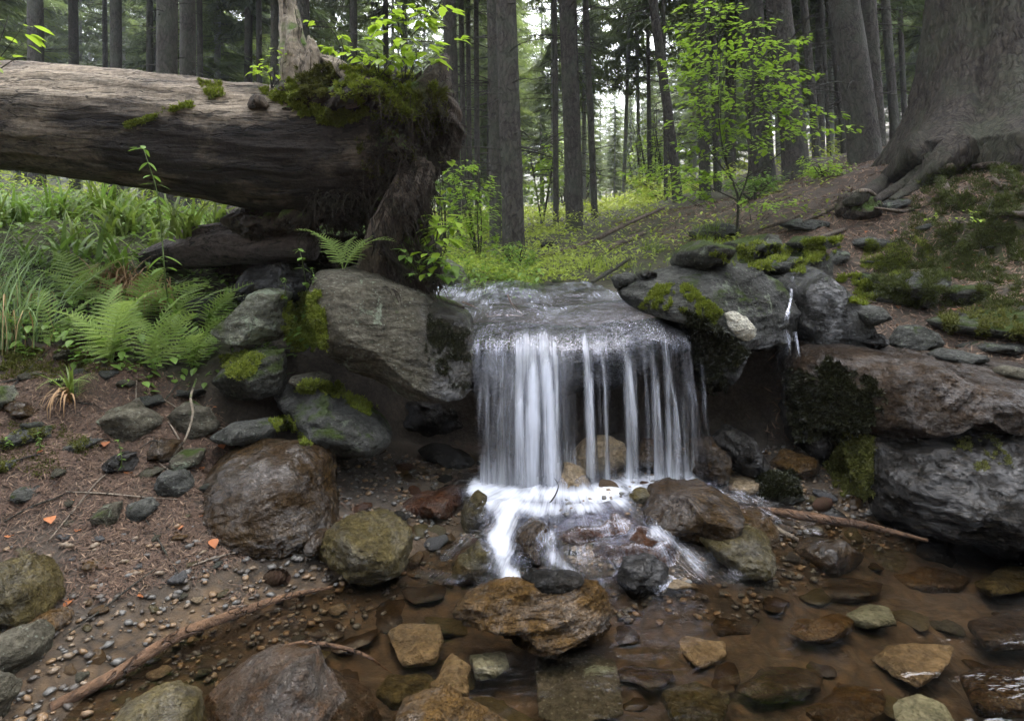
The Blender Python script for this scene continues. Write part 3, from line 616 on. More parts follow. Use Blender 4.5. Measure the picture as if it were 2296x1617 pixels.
rock([(220,1680),(270,1592),(350,1578),(420,1600),(450,1690)], 1.27, .1, 'rock_olive', 'mustard coloured stone at the bottom edge near the stick', 5)
# right bank
rock([(1975,650),(2010,620),(2080,605),(2120,618),(2100,650),(2040,668)], 3.6, .2, 'rock_bluegray', 'flat gray rock below the mossy mound', 5, n=3, lean=.3)
rock([(1895,700),(1910,682),(1970,688),(2010,712),(1980,728),(1915,724)], 3.2, .16, 'rock_bluegray', 'flat gray stone right of the trickle boulder', 4, n=3.4, lean=.4)
rock([(1990,770),(2015,738),(2060,730),(2120,762),(2105,790),(2030,798)], 2.95, .12, 'rock_bluegray', 'gray pyramid shaped stone on the right bank', 5, n=2.8)
rock([(2095,800),(2130,784),(2200,795),(2205,810),(2140,815)], 2.9, .1, 'rock_bluegray', 'thin flat stone on the slab among fallen needles', 4, n=3.4)
rock([(2100,722),(2180,712),(2300,702),(2420,700),(2430,770),(2300,768),(2200,762),(2120,740)], 3.2, .25, 'rock_mossy', 'long layered ledge at the right edge above the slab', 5, n=3.4, rough=.05, lean=.4)
rock([(1855,580),(1880,560),(1900,565),(1890,595),(1860,598)], 3.9, .1, 'rock_bluegray', 'small gray stone below the mossy tussock', 3)
rock([(1880,470),(1890,440),(1930,428),(1965,450),(1970,485),(1930,500),(1890,495)], 4.9, .14, 'root_dark', 'dark lump of roots and soil on the needle covered slope', 4, rough=.08, name='root_clump', cat='root clump')
rock([(1960,460),(2000,445),(2040,450),(2030,470),(1980,475)], 5.0, .12, 'rock_bluegray', 'low gray stone beside the dark root lump', 3)
rock([(2225,830),(2260,822),(2320,828),(2320,850),(2250,848)], 2.7, .07, 'rock_gray', 'small stone on the slab at the right edge', 3)
rock([(1210,545),(1230,538),(1255,545),(1250,558),(1215,558)], 7, .1, 'rock_wet', 'dark stone on the meadow left of the thick trunk', 3)
for poly, Y, T, mt, lb in [
    ([(1955,668),(1990,650),(2060,656),(2100,672),(2060,690),(1985,688)], 3.4, .14, 'rock_bluegray', 'flat layered stone left of the long ledge'),
    ([(2110,655),(2150,640),(2220,645),(2240,668),(2180,682),(2120,676)], 3.5, .14, 'rock_mossy', 'mossy flat stone under the mound'),
    ([(1690,590),(1740,574),(1800,580),(1815,600),(1760,612),(1700,606)], 3.7, .16, 'rock_bluegray', 'flat step of rock behind the smooth right boulder'),
    ([(1760,545),(1800,528),(1860,534),(1880,552),(1830,566),(1775,560)], 4.1, .16, 'rock_mossy', 'flat step of rock above the layered mossy rock'),
    ([(1900,545),(1940,532),(1990,540),(1985,560),(1930,566)], 4.3, .13, 'rock_bluegray', 'flat stone on the slope left of the mossy mound'),
    ([(1900,760),(1940,745),(1990,752),(1985,775),(1930,782)], 2.95, .12, 'rock_wet', 'dark flat stone left of the pyramid shaped stone'),
    ([(2150,780),(2200,765),(2290,770),(2300,790),(2220,798)], 2.95, .12, 'rock_bluegray', 'flat stone under the long ledge at the right'),
    ([(1910,640),(1935,615),(1975,622),(1985,650),(1940,660)], 3.5, .12, 'rock_mossy', 'rounded mossy stone on the right bank'),
    ([(1750,505),(1790,490),(1850,497),(1860,512),(1800,520)], 4.7, .14, 'rock_bluegray', 'flat gray stone high on the slope near the root lump')]:
    rock(poly, Y, T, mt, lb, 4, n=3.4, strat=.06, facets=8)
# white quartz patch set in the rounded boulder
hp, hn = hit(1663, 735)
pts = np.array([P(u, v, hp[1]) for u, v in [(1625,705),(1650,698),(1672,712),(1695,738),(1700,762),(1682,768),(1650,755),(1632,735)]]); c_ = pts.mean(0)
V, F = rock_shape((pts-c_)[:, [0, 2]]*1.1, .035, 5, n=4, rough=.03, seed=91)
V[:, 1] += (V[:, 0]*hn[0]+V[:, 2]*hn[2])*-1/hn[1]*-1*-1 if False else -(V[:, 0]*hn[0]+V[:, 2]*hn[2])/hn[1]
add_rock(V, F, c_-np.array(rboul.location)-np.array([0, .0, 0]), 'quartz', None, name='quartz_patch', parent=rboul, bv=False)

# submerged slabs in the pool
SUB = [([(868,1425),(900,1405),(985,1408),(995,1440),(975,1482),(905,1488)], 'rock_pale', 'square tan stone under water left of the golden rock'),
 ([(1052,1470),(1085,1458),(1130,1462),(1142,1500),(1110,1522),(1065,1515)], 'rock_palegreen', 'pale green stone under water below the golden rock'),
 ([(1505,1425),(1560,1418),(1625,1445),(1630,1475),(1565,1506),(1530,1470)], 'rock_pale', 'bright tan five sided stone under water'),
 ([(1745,1425),(1800,1390),(1880,1380),(1920,1400),(1880,1430),(1800,1445)], 'rock_gold', 'flat ochre stone under water left of the gray green one'),
 ([(1895,1375),(1950,1362),(1995,1370),(2010,1405),(1960,1408),(1915,1395)], 'rock_palegreen', 'jagged gray green stone just under the water'),
 ([(1945,1465),(2040,1448),(2140,1455),(2130,1495),(2060,1538),(1990,1505)], 'rock_pale', 'large tan wedge shaped stone under water'),
 ([(2000,1580),(2060,1560),(2120,1590),(2150,1640),(2060,1650),(2010,1620)], 'rock_palegreen', 'round greenish stone at the bottom edge of the pool'),
 ([(1800,1590),(1880,1535),(1980,1545),(1990,1610),(1880,1650)], 'rock_gold', 'large orange stone under water near the bottom edge'),
 ([(840,1560),(870,1520),(950,1505),(985,1525),(960,1575),(880,1585)], 'rock_olive', 'tan rounded stone under water above the orange rock'),
 ([(960,1540),(1010,1470),(1060,1500),(1050,1560),(1000,1570)], 'rock_pale', 'blurred tan stone under water left of the pale green one'),
 ([(1200,1480),(1290,1460),(1380,1490),(1400,1600),(1300,1640),(1210,1610)], 'rock_gray', 'wide dull gray slab on the pool floor'),
 ([(1640,1540),(1720,1500),(1850,1510),(1840,1550),(1720,1570)], 'rock_brown', 'long brown stone on the pool floor'),
 ([(1390,1350),(1450,1330),(1480,1350),(1440,1390),(1385,1395)], 'rock_gold', 'orange wedge stone beside the golden rock'),
 ([(1560,1400),(1640,1370),(1720,1380),(1700,1420),(1610,1430)], 'rock_brown', 'dim brown stone in the middle of the pool'),
 ([(2000,1290),(2080,1275),(2180,1300),(2150,1325),(2040,1318)], 'rock_gold', 'flat orange stone under water near the black boulder'),
 ([(2180,1300),(2260,1270),(2350,1290),(2330,1330),(2220,1335)], 'rock_olive', 'olive stone under water at the right edge'),
 ([(1820,1310),(1900,1290),(1990,1315),(1960,1345),(1860,1345)], 'rock_brown', 'brown stone under water below the pool rim'),
 ([(2170,1400),(2250,1380),(2350,1400),(2330,1450),(2210,1450)], 'rock_brown', 'dark brown slab under water at the right edge'),
 ([(2150,1520),(2240,1490),(2340,1520),(2330,1600),(2190,1600)], 'rock_brown', 'dark slab in the lower right corner of the pool'),
 ([(1480,1560),(1560,1535),(1640,1560),(1620,1620),(1520,1630)], 'rock_olive', 'olive slab near the bottom edge of the pool'),
 ([(560,1445),(600,1425),(640,1435),(650,1465),(590,1475)], 'rock_olive', 'small olive stone in the shallows right of the stick'),
 ([(640,1380),(690,1370),(710,1390),(690,1405),(650,1400)], 'rock_gold', 'orange stone in the shallows above the middle of the stick'),
 ([(585,1370),(620,1362),(650,1372),(640,1388),(600,1390)], 'rock_pale', 'cream flat pebble in the shallows beside the stick')]
for i, (poly, mt, lb) in enumerate(SUB):
    slab(poly, -.052-.012*(i % 3), .018, mt, lb, 4, n=4, rough=.02, facets=4)
#@@PART2
# ------------------------------------------------------------------ stones strewn along the stream
def blob(seed, sub=3, flat=.55):
    rg = np.random.default_rng(seed); n = 10; th = np.sort(rg.uniform(0, 2*np.pi, n)); th = np.linspace(0, 2*np.pi, n, endpoint=False)+rg.uniform(-.2, .2, n)
    r = rg.uniform(.75, 1.2, n); return rock_shape(np.stack([r*np.cos(th)*1.15, r*np.sin(th)*.85], 1), flat, sub, n=2.9, rough=.09, facets=16, flat=.95, seed=seed, plane='xy')
stone_me = {}
def stone(x, y, size, mt, var, label, group, sink=.25, rz=0):
    p, n_ = down(x, y, .34 if (y < 2.8 and x > -.75) else 3.)
    if p is not None and p[2] > height(x, y)+(.045 if y > 1.95 else .03): return
    if p is None: return
    if (mt, var) not in stone_me:
        V, F = blob(400+var); stone_me[mt, var] = mesh('stone', V, F, M[mt])
    o_ = link('stone', stone_me[mt, var], None, (x, y, p[2]+size*.5*(.55-sink*2*.8)), (RG.uniform(-.25, .25), RG.uniform(-.25, .25), rz), (size, size, size*(.5 if 'pool floor' in group else .85)))
    return tag(o_, label, 'stone', group)
taken = [(np.array(o_.location[:2]), max(o_.dimensions[:2])*.42) for o_ in C.objects if o_.type == 'MESH' and o_.name.startswith('rock') and o_.location.z < .35]
def strew(n, xr, yr, sizes, mats, label, group, cond=None, tries=40):
    k = 0
    for _ in range(n*tries):
        if k >= n: break
        x, y = RG.uniform(*xr), RG.uniform(*yr); s_ = RG.uniform(*sizes)**1.0
        if cond is not None and not cond(x, y): continue
        if any(np.hypot(*(np.array([x, y])-q)) < r+s_*.8 for q, r in taken): continue
        taken.append((np.array([x, y]), s_*.8)); k += 1
        stone(x, y, s_, mats[RG.integers(len(mats))], int(RG.integers(7)), label, group, .3, RG.uniform(0, 6.28))
WB = ['rock_brown', 'rock_brown', 'rock_gold', 'rock_wet', 'rock_olive', 'rock_red', 'rock_bluewet']
strew(50, (-.62, .0), (1.85, 2.75), (.018, .05), WB, 'wet brown stone among the small stones between the brown boulder and the fall', 'small wet stones below the left hollow')
strew(26, (.62, 1.35), (2.02, 2.75), (.02, .055), WB, 'wet stone among the small stones below the right hollow', 'small wet stones below the right hollow')
strew(16, (-.1, .62), (2.3, 2.7), (.02, .05), WB, 'wet stone lying behind and under the falling water', 'small stones under the waterfall')
strew(14, (-.15, .75), (1.85, 2.2), (.015, .035), WB, 'small stone in the rushing water of the lower cascade', 'small stones in the lower cascade')
strew(72, (-.95, 2.2), (.9, 1.9), (.03, .085), ['rock_brown', 'rock_brown', 'rock_olive', 'rock_gold', 'rock_bluewet'], 'brown stone on the floor of the shallow pool', 'stones on the pool floor', lambda x, y: x > -.9+(y-1.3)*.6)
strew(36, (-1.35, -.45), (1.25, 1.95), (.012, .032), ['rock_olive', 'rock_pale', 'rock_bluewet', 'rock_gray', 'rock_gold'], 'small stone on the muddy shore left of the stick', 'small stones on the muddy shore', lambda x, y: x < -.75+(y-1.3)*.75)
strew(16, (-1.7, -.75), (1.75, 2.25), (.014, .04), ['rock_gray', 'rock_bluegray', 'rock_gray', 'rock_bluewet'], 'small gray stone on the needle covered left bank', 'small stones on the left bank', None)
strew(22, (-1.75, -.8), (1.98, 2.5), (.03, .085), ['rock_gray', 'rock_bluegray', 'rock_brown', 'rock_mossy'], 'stone sunk in the steep part of the left bank below the ferns', 'stones sunk in the left bank', None)
strew(24, (1.15, 3.0), (2.85, 4.4), (.02, .07), ['rock_gray', 'rock_bluegray', 'rock_mossy'], 'small gray stone on the needle covered right slope', 'small stones on the right slope', None)
strew(14, (-.5, 1.0), (3.7, 4.6), (.03, .07), ['rock_gray', 'rock_bluewet', 'rock_mossy'], 'small stone beside the stream above the fall', 'small stones beside the upper stream', None)
fl = {}
k = 0
for _ in range(4000):
    if k >= 58: break
    x, y = RG.uniform(-.75, 2.1), RG.uniform(1.12, 1.86); s_ = RG.uniform(.035, .095)
    if x < -.62+(y-1.3)*.4 or any(np.hypot(x-q[0], y-q[1]) < (r+s_*.8)*.8 for q, r in taken): continue
    taken.append((np.array([x, y]), s_*.8)); k += 1; mt = ['rock_brown', 'rock_gold', 'rock_olive', 'rock_pale', 'rock_gray', 'rock_brown'][RG.integers(6)]; vr = int(RG.integers(6))
    if (mt, vr) not in fl: V, F = blob(800+vr); fl[mt, vr] = mesh('flat_stone', V, F, M[mt])
    tag(link('flat_stone', fl[mt, vr], None, (x, y, float(height(np.array([x]), np.array([y]))[0])+s_*.12), (RG.uniform(-.12, .12), RG.uniform(-.12, .12), RG.uniform(0, 6.28)), (s_, s_*.8, s_*.3)), 'flat brown or tan slab of stone covered by the pool water', 'stone', 'flat slabs on the pool floor')
# gravel
mb = MB()
for k in range(4):
    V, F = blob(600+k, 1, .55); N = 1900
    x = RG.uniform(-1.5, 1.6, N*3); y = RG.uniform(1.15, 2.7, N*3); z = height(x, y); keep = (z > -.05) & (z < .16) & (RG.random(N*3) < sst(.2, .0, z)+.12); x, y, z = x[keep][:N], y[keep][:N], z[keep][:N]
    s_ = .003+.014*RG.random(len(x))**2.2; scatter(mb, V, F, np.stack([x, y, z+s_*.3], 1), rotm(RG.uniform(0, 6, len(x)), RG.uniform(-.4, .4, len(x)), 0), s_)
m = NT('gravel'); a = m.attr('rnd'); col = m.ramp(a, [(0, (.05, .04, .03)), (.3, (.16, .1, .05)), (.55, (.1, .095, .085)), (.85, (.15, .11, .07)), (1, (.19, .17, .135))], 'CONSTANT')
M['gravel'] = m.done(m.princ(m.mix(.6, col, m.ramp(m.noise(m.coord(), 150, 4, .7), [(.3, .5), (.7, 1.4)]), 'MULTIPLY'), .4, m.bump(m.noise(m.coord(), 120, 4, .7), .6, .005), .5))
tag(link('gravel', mb.mesh('gravel', M['gravel'], True)), kind='stuff')

# ------------------------------------------------------------------ water
def water_mat():
    m = NT('flowing water'); uvn = m.coord('UV'); al = m.attr('al')
    wu = m.vadd(uvn, m.vscale(m.noise(m.mapping(uvn, (9, 2.5, 1)), 1, 2, .5, 0, True), .02)); s1 = m.noise(m.mapping(wu, (48, 1.5, 1)), 1, 4, .6, .3); s2 = m.noise(m.mapping(wu, (170, 5, 1)), 1, 3, .6, .2); s3 = m.noise(m.mapping(wu, (15, 3.5, 1)), 1, 5, .65, .4)
    st = m.math('ADD', m.math('MULTIPLY', s1, .45), m.math('ADD', m.math('MULTIPLY', s2, .22), m.math('MULTIPLY', s3, .48)))
    a = m.n('ShaderNodeMapRange'); m.set(a.inputs[0], m.math('ADD', m.math('MULTIPLY', st, 1.0), al)); a.inputs[1].default_value = .86; a.inputs[2].default_value = 1.5; a.interpolation_type = 'SMOOTHSTEP'
    aa = m.math('MULTIPLY', a.outputs[0], m.math('MULTIPLY', m.ramp(al, [(0, 0.), (.3, 1.)]), .9))
    nn = m.bump(m.math('ADD', m.math('ADD', s1, m.math('MULTIPLY', s2, .5)), m.math('MULTIPLY', m.attr('rip'), m.math('MULTIPLY', m.noise(m.mapping(m.coord(), (1, .55, 1)), 60, 4, .6, .6), 2.4))), .6, .014)
    white = m.princ((.80, .83, .91), .6, None, .1); tl = m.n('ShaderNodeBsdfTranslucent'); m.set(tl.inputs[0], (.78, .82, .92)); white = m.mixs(.3, white, tl.outputs[0])
    tr = m.n('ShaderNodeBsdfTransparent'); m.set(tr.inputs[0], (.93, .93, .92)); gl = m.n('ShaderNodeBsdfGlossy'); gl.inputs[0].default_value = (.45, .46, .52, 1); gl.inputs['Roughness'].default_value = .16; m.set(gl.inputs['Normal'], nn)
    fr = m.n('ShaderNodeFresnel'); fr.inputs[0].default_value = 1.33; m.set(fr.inputs['Normal'], nn)
    film = m.mixs(m.math('MULTIPLY', m.math('ADD', fr.outputs[0], .03), m.ramp(al, [(0, 0.), (.2, .6)])), tr.outputs[0], gl.outputs[0])
    return m.done(m.mixs(aa, film, white))
M['water_flow'] = water_mat()
def gridmesh(name, V, nu, nv, mat, attrs, uv):
    i = (np.arange(nv-1)[:, None]*nu+np.arange(nu-1)[None]).ravel(); return mesh(name, V, np.stack([i, i+1, i+nu+1, i+nu], 1), mat, True, attrs, uv)
# main fall: one curved sheet from the upper stream over the ledge down to the foam
prof = np.array([(4.1,.728),(3.85,.722),(3.6,.715),(3.4,.70),(3.22,.68),(3.08,.676),(2.95,.69),(2.82,.69),(2.7,.678),(2.6,.655),(2.52,.62),(2.465,.575),(2.43,.52),(2.405,.45),(2.385,.36),(2.37,.25),(2.36,.15),(2.355,.08)])
nv, nu = 200, 360
pp = spline(np.c_[prof, prof[:, 0]*0], nv)[:, :2]; L = np.concatenate([[0], np.cumsum(np.hypot(*np.diff(pp, axis=0).T))])
k0 = np.argmin(abs(pp[:, 0]-2.6)); s = np.linspace(0, 1, nu)
def xlr(y, z):   # left and right rim of the sheet
    xl = np.interp(y, [2.35, 2.45, 2.62, 3.0, 3.3, 4.1], [-.13, -.185, -.22, -.32, -.46, -.5]); xr = np.interp(y, [2.35, 2.45, 2.62, 3.0, 3.3, 4.1], [.735, .70, .70, .68, .6, .5])
    return xl, xr
cols = [(1066,7,.32),(1082,5,.28),(1096,6,.5),(1112,6,.25),(1130,9,.45),(1150,8,.35),(1168,14,.72),(1192,18,.9),(1224,18,.92),(1246,10,.7),(1262,8,.45),(1280,7,.25),(1320,9,.72),(1342,8,.32),(1357,6,.42),(1408,9,.62),(1424,6,.35),(1448,6,.35),(1466,8,.62),(1495,8,.6),(1512,9,.3),(1532,9,.42),(1550,7,.4),(1570,6,.4)]
V = []; al = []; uv = []; rip = []
for j in range(nv):
    y, z = pp[j]; xl, xr = xlr(y, z); x = xl+(xr-xl)*s
    fall = sst(2.62, 2.42, y)*np.ones(nu)
    wob = .05*vnoise(np.stack([x*3.1, x*0, x*0], 1), 15)+.015*vnoise(np.stack([x*11, x*0, x*0], 1), 16)
    yy = y+wob*sst(3.3, 2.9, y)*sst(2.38, 2.5, y)-.02*fall*vnoise(np.stack([x*9, x*0+L[j]*.6, x*0], 1), 5)-.008*fall*vnoise(np.stack([x*40, x*0+L[j]*1.5, x*0], 1), 6)
    zz = z+(1-fall)*(.016*fbm(np.stack([x*9, x*0+y*12, x*0], 1), 4, 8)+.022*np.exp(-((x-.5)/.17)**2)*sst(3.3, 2.9, y)-.012*np.exp(-((x-.2)/.08)**2)+.02*sst(.2, .6, x)*sst(3.3, 3.0, y)*0)+.015*(1-fall)*vnoise(np.stack([x*3.3, x*0, x*0], 1), 12)
    uu = CX+x*FPX/2.4
    den = np.zeros(nu)
    for c, wd, a in cols: den = np.maximum(den, a*np.exp(-((uu-c)/wd/1.15)**2*.7))
    h = sst(.62, .3, z)
    up_ = np.interp(uu, [1040,1080,1150,1280,1300,1360,1372,1392,1400,1580], [.22,.3,.36,.34,.3,.32,.12,.12,.28,.28])
    a = (1-fall)*.2+fall*(den*(.42+.58*h)+up_*(1-h)*.62+.05)
    a = np.where(y > 2.66, .31+.24*fbm(np.stack([x*8, x*0+y*5, x*0], 1), 3, 31)+.1*sst(3.15, 3.4, y)*sst(3.9, 3.5, y), a) if y > 2.66 else a
    e = sst(0, .02, s)*sst(1, .985, s)
    floor_ = np.interp(uu, [1050,1075,1240,1290,1302,1362,1370,1398,1405,1570,1582], [.1,.42,.54,.34,.2,.2,.02,.02,.22,.24,.05]); a = np.maximum(a, fall*floor_)+.3*sst(.24, .09, z)*(z < .3)*(.6+.4*vnoise(np.stack([x*25, x*0, x*0], 1), 33))
    rip.append(np.full(nu, float(sst(2.42, 2.6, y)))); V.append(np.stack([x, yy, zz], 1)); al.append(a*e); uv.append(np.stack([x, x*0+L[j]], 1))
wf = link('waterfall', gridmesh('waterfall', np.concatenate(V), nu, nv, M['water_flow'], {'al': np.concatenate(al), 'rip': np.concatenate(rip)}, np.concatenate(uv)))
tag(wf, 'white veil of water falling over the dark ledge', 'waterfall', kind='structure')
# strands standing off the sheet
mb = MB(); als = []; uvs = []
def ribbon(pts, wid, a, n=40, seed=0, m_=7):
    p = spline(pts, n); r = np.interp(np.linspace(0, 1, n), np.linspace(0, 1, len(wid)), wid); t = np.linspace(-1, 1, m_)
    Lr = np.concatenate([[0], np.cumsum(np.linalg.norm(np.diff(p, axis=0), axis=1))])
    Vv = p[:, None]+np.array([1, 0, 0])*(t[None, :, None]*r[:, None, None])+np.array([0, -1, 0])*(((1-t**2)[None, :, None])*r[:, None, None]*.7)
    i = (np.arange(n-1)[:, None]*m_+np.arange(m_-1)[None]).ravel(); mb.add(Vv.reshape(-1, 3), np.stack([i, i+1, i+m_+1, i+m_], 1))
    aa = np.interp(np.linspace(0, 1, n), np.linspace(0, 1, len(a)), a); als.append((aa[:, None]*(1-t**2)[None]).ravel())
    uvs.append(np.stack(np.broadcast_arrays(p[:, 0][:, None]+t[None]*r[:, None]+seed*1.7, Lr[:, None]), -1).reshape(-1, 2))
for k, (c, wd, a) in enumerate(cols):
    if a < .4: continue
    x0 = (c-CX)*2.45/FPX; dr = RG.uniform(-.01, .01)+(.012 if c > 1400 else 0)
    for rep_ in range(2):
        j1, j2, j3 = RG.uniform(-.012, .012, 3); zt = RG.uniform(.5, .6); wv = RG.uniform(.6, 1.3, 4)
        ribbon([(x0+j1, 2.45, zt), (x0+j1*.6, 2.415, zt-.09), (x0+dr*.4+j2, 2.375-.01*rep_, .33), (x0+dr+j3, 2.335-.012*rep_, .07)], [wd*.0013*wv[0], wd*.0015*wv[1], wd*.0021*wv[2], wd*.0034*wv[3]], [.05, a*.85, a*.9, a*.6], 50, k+rep_*31)
strands = mb.get(); o_ = link('strand', mesh('strand', strands[0], strands[1], M['water_flow'], True, {'al': np.concatenate(als)}, np.concatenate(uvs)), wf)
# thin trickles on the right
mb = MB(); als = []; uvs = []
HP = lambda u, v, off=.006: (lambda q: q-np.array([0, off, -off*.5]))(hit(u, v)[0])
ribbon([HP(1776,622), HP(1772,650), HP(1768,680), HP(1762,715), HP(1760,745), P(1765,800,2.56), P(1755,880,2.55)], [.01, .013, .011, .018, .022, .014], [.5, .6, .5, .3, .2, .12], 60, 3)
ribbon([HP(1758,745), P(1740,830,2.58), P(1722,940,2.56), P(1716,1010,2.55)], [.006, .006, .006, .01], [.3, .22, .25, .3], 60, 5)
ribbon([HP(1780,745), P(1790,800,2.58), P(1795,850,2.57)], [.01, .012, .008], [.25, .2, .05], 40, 8)
ribbon([P(1713,1005,2.5), P(1700,1050,2.44), P(1730,1090,2.38), P(1700,1130,2.3), P(1650,1150,2.2)], [.008, .012, .02, .02, .02], [.3, .4, .3, .3, .2], 60, 9)
tk, tf = mb.get(); o_ = link('trickle', mesh('trickle', tk, tf, M['water_flow'], True, {'al': np.concatenate(als)}, np.concatenate(uvs)))
tag(o_, 'thin trickle of water running down between the right boulders', 'trickle', kind='structure')
# lower cascade: white water draped over the stones between the fall and the pool
def polyd(px, poly):
    d = np.full(px.shape[:-1], 1e9)
    for a, b in zip(poly[:-1], poly[1:]):
        a = np.array(a, float); b = np.array(b, float); t = np.clip(((px-a) @ (b-a))/((b-a) @ (b-a)), 0, 1); d = np.minimum(d, np.linalg.norm(px-(a+t[..., None]*(b-a)), axis=-1))
    return d
nu, nv = 190, 150
xs = np.linspace(-.3, 1.05, nu); ys = np.linspace(2.5, 1.76, nv); XX, YY = np.meshgrid(xs, ys)
base = np.interp(YY, [1.76, 1.84, 1.9, 2.0, 2.1, 2.2, 2.35, 2.5], [-.004, .004, .02, .05, .075, .09, .1, .1])+.012*vnoise(np.stack([XX*9, YY*7, XX*0], -1), 4)-.05*sst(.75, 1.0, XX)
RH = np.array([[(lambda q: q[2] if q is not None and q[2] < .3 else -1)(down(x, y, .3)[0]) for x in xs] for y in ys])
ZZ = np.maximum(base, np.where(RH-base < .035, RH+.006, base))
for _ in range(3):
    Zp = np.pad(ZZ, 1, 'edge'); ZZ = (Zp[:-2, 1:-1]+Zp[2:, 1:-1]+Zp[1:-1, :-2]+Zp[1:-1, 2:]+4*ZZ)/8
UU = CX+XX*FPX/YY; VV = VH+(CH-ZZ)*FPX/YY; px = np.stack([UU, VV], -1)
A = .0*XX
for poly, wd, a in [([(1075,1095),(1200,1105),(1330,1110),(1420,1085),(1550,1080)], 30, 1.0), ([(1090,1130),(1250,1140),(1400,1125)], 26, .8), ([(1150,1130),(1120,1200),(1130,1260),(1150,1310)], 30, .95),
    ([(1230,1200),(1245,1255),(1290,1290)], 20, .7), ([(1280,1170),(1400,1180),(1470,1215),(1560,1270)], 28, .48), ([(1470,1190),(1530,1230),(1580,1285)], 22, .6), ([(1300,1240),(1330,1300)], 22, .42),
    ([(1380,1240),(1440,1290),(1500,1320)], 34, .42), ([(1620,1110),(1700,1130),(1800,1150),(1830,1190)], 16, .4), ([(1520,1290),(1600,1300),(1650,1290)], 12, .35), ([(1100,1310),(1180,1318)], 14, .6), ([(900,1270),(960,1290),(1040,1300)], 9, .3), ([(1000,1250),(1030,1220),(1060,1200)], 7, .35)]:
    d = polyd(px, poly); A = np.maximum(A, a*np.exp(-(d/wd)**2*.8))
A = A*(.8+.35*fbm(np.stack([XX*22, YY*10, XX*0], -1), 3, 7)); A *= sst(-.3, -.24, XX)*sst(1.05, .98, XX)*sst(2.5, 2.44, YY)*sst(1.76, 1.8, YY)
Vc = np.stack([XX, YY, ZZ], -1).reshape(-1, 3)
ang = np.arctan2(XX-.2, 2.6-YY)   # flow fans out from the fall
o_ = link('cascade', gridmesh('cascade', Vc, nu, nv, M['water_flow'], {'al': A.ravel()}, np.stack([ang.ravel()*.55, np.hypot(XX-.2, YY-2.6).ravel()*2.0], 1)))
tag(o_, 'white foaming water running over stones below the fall', 'cascade', kind='structure')
# pool
m = NT('pool water'); o = m.coord()
n1 = m.noise(m.mapping(o, (4, 9, 1), (0, 0, .3)), 1, 4, .5, .8); n2 = m.noise(m.mapping(o, (22, 44, 1), (0, 0, .3)), 1, 3, .5, .5)
nn = m.bump(m.math('ADD', n1, m.math('MULTIPLY', n2, .04)), .27, .045)
tr = m.n('ShaderNodeBsdfTransparent'); m.set(tr.inputs[0], (.80, .73, .62)); gl = m.n('ShaderNodeBsdfGlossy'); gl.inputs['Roughness'].default_value = .07; m.set(gl.inputs['Normal'], nn)
fr = m.n('ShaderNodeFresnel'); fr.inputs[0].default_value = 1.5; m.set(fr.inputs['Normal'], nn)
M['pool'] = m.done(m.mixs(fr.outputs[0], tr.outputs[0], gl.outputs[0]))
px_ = np.linspace(-1.4, 8, 90); py_ = np.concatenate([np.linspace(-8, .6, 20), np.linspace(.7, 2.35, 60)]); XX, YY = np.meshgrid(px_, py_)
o_ = link('water', gridmesh('water', np.stack([XX, YY, XX*0+.001*vnoise(np.stack([XX*4, YY*9, XX*0], -1))], -1).reshape(-1, 3), 90, 80, M['pool'], {}, np.stack([XX, YY], -1).reshape(-1, 2))); tag(o_, kind='structure')

# ------------------------------------------------------------------ the fallen log and its root plate
LY = 2.85
def px3(l): return [P(u, v, y) for u, v, y in l]
log = empty('fallen_log', P(300, 450, LY), 'huge barkless fallen log with an upturned root plate lying across the left side', 'log')
LO = np.array(log.location)
def part(name, V, F, mat, parent, org, attrs=None, smooth=True):
    V = np.asarray(V); a = {'rnd': np.random.default_rng(len(V)).random(len(V))*0+.5}; a.update(attrs or {})
    return link(name, mesh(name, V-org, F, M[mat], smooth, a), parent)
def logr(t, th):
    q = np.stack(np.broadcast_arrays(t*7, np.cos(th)*6, np.sin(th)*6), -1); q2 = np.stack(np.broadcast_arrays(t*30, np.cos(th)*26, np.sin(th)*26), -1)
    q3 = np.stack(np.broadcast_arrays(t*2.6, np.cos(th)*1.2, np.sin(th)*1.2), -1)
    r = 1+.05*ridged(q, 3, 41)+.018*ridged(q2, 3, 44)+.07*fbm(q3, 3, 48)-.05
    top = np.exp(-((np.angle(np.exp(1j*(th-1.45))))/.16)**2)
    return r-.05*top*sst(.35, .5, t)*sst(.8, .7, t)*(.5+.8*vnoise(q, 50))
V, F = tube(px3([(-700,246,3.05),(-200,256,2.98),(0,262,2.92),(300,290,2.88),(600,334,2.86),(760,340,2.88),(900,338,2.9)]), [.235,.248,.258,.268,.285,.305,.285], 128, 240, rfun=logr)
BVL = (V.copy(), F); vpx = (V[:, 2]-1)
wet_shade = np.clip(sst(1.66, 1.46, V[:, 2]+.12*fbm(V*2.5, 4, 61)+.0*V[:, 0])*.75, 0, 1)*.9  # darker underside: wet wood, with its shade painted into the colour too
trunk = part('trunk', V, F, 'log', log, LO, {'wet': wet_shade}); bvadd(V, F)
def lump(poly, Y, T, mat, name, seed, rough=.09, sub=5, **kw):
    pts = np.array([P(u, v, Y) for u, v in poly]); c = pts.mean(0); V, F = rock_shape((pts-c)[:, [0, 2]], T, sub, seed=seed, rough=rough, **kw); V = V+c
    o_ = part(name, V, F, mat, log, LO); bvadd(V, F); return o_
lump([(690,205),(760,165),(850,150),(920,170),(985,180),(1020,235),(1010,300),(965,360),(940,430),(880,470),(830,520),(760,520),(690,490),(660,420),(660,280)], 2.86, .3, 'root_dark', 'root_plate', 71, .13, 6, n=2.4, strat=.08)
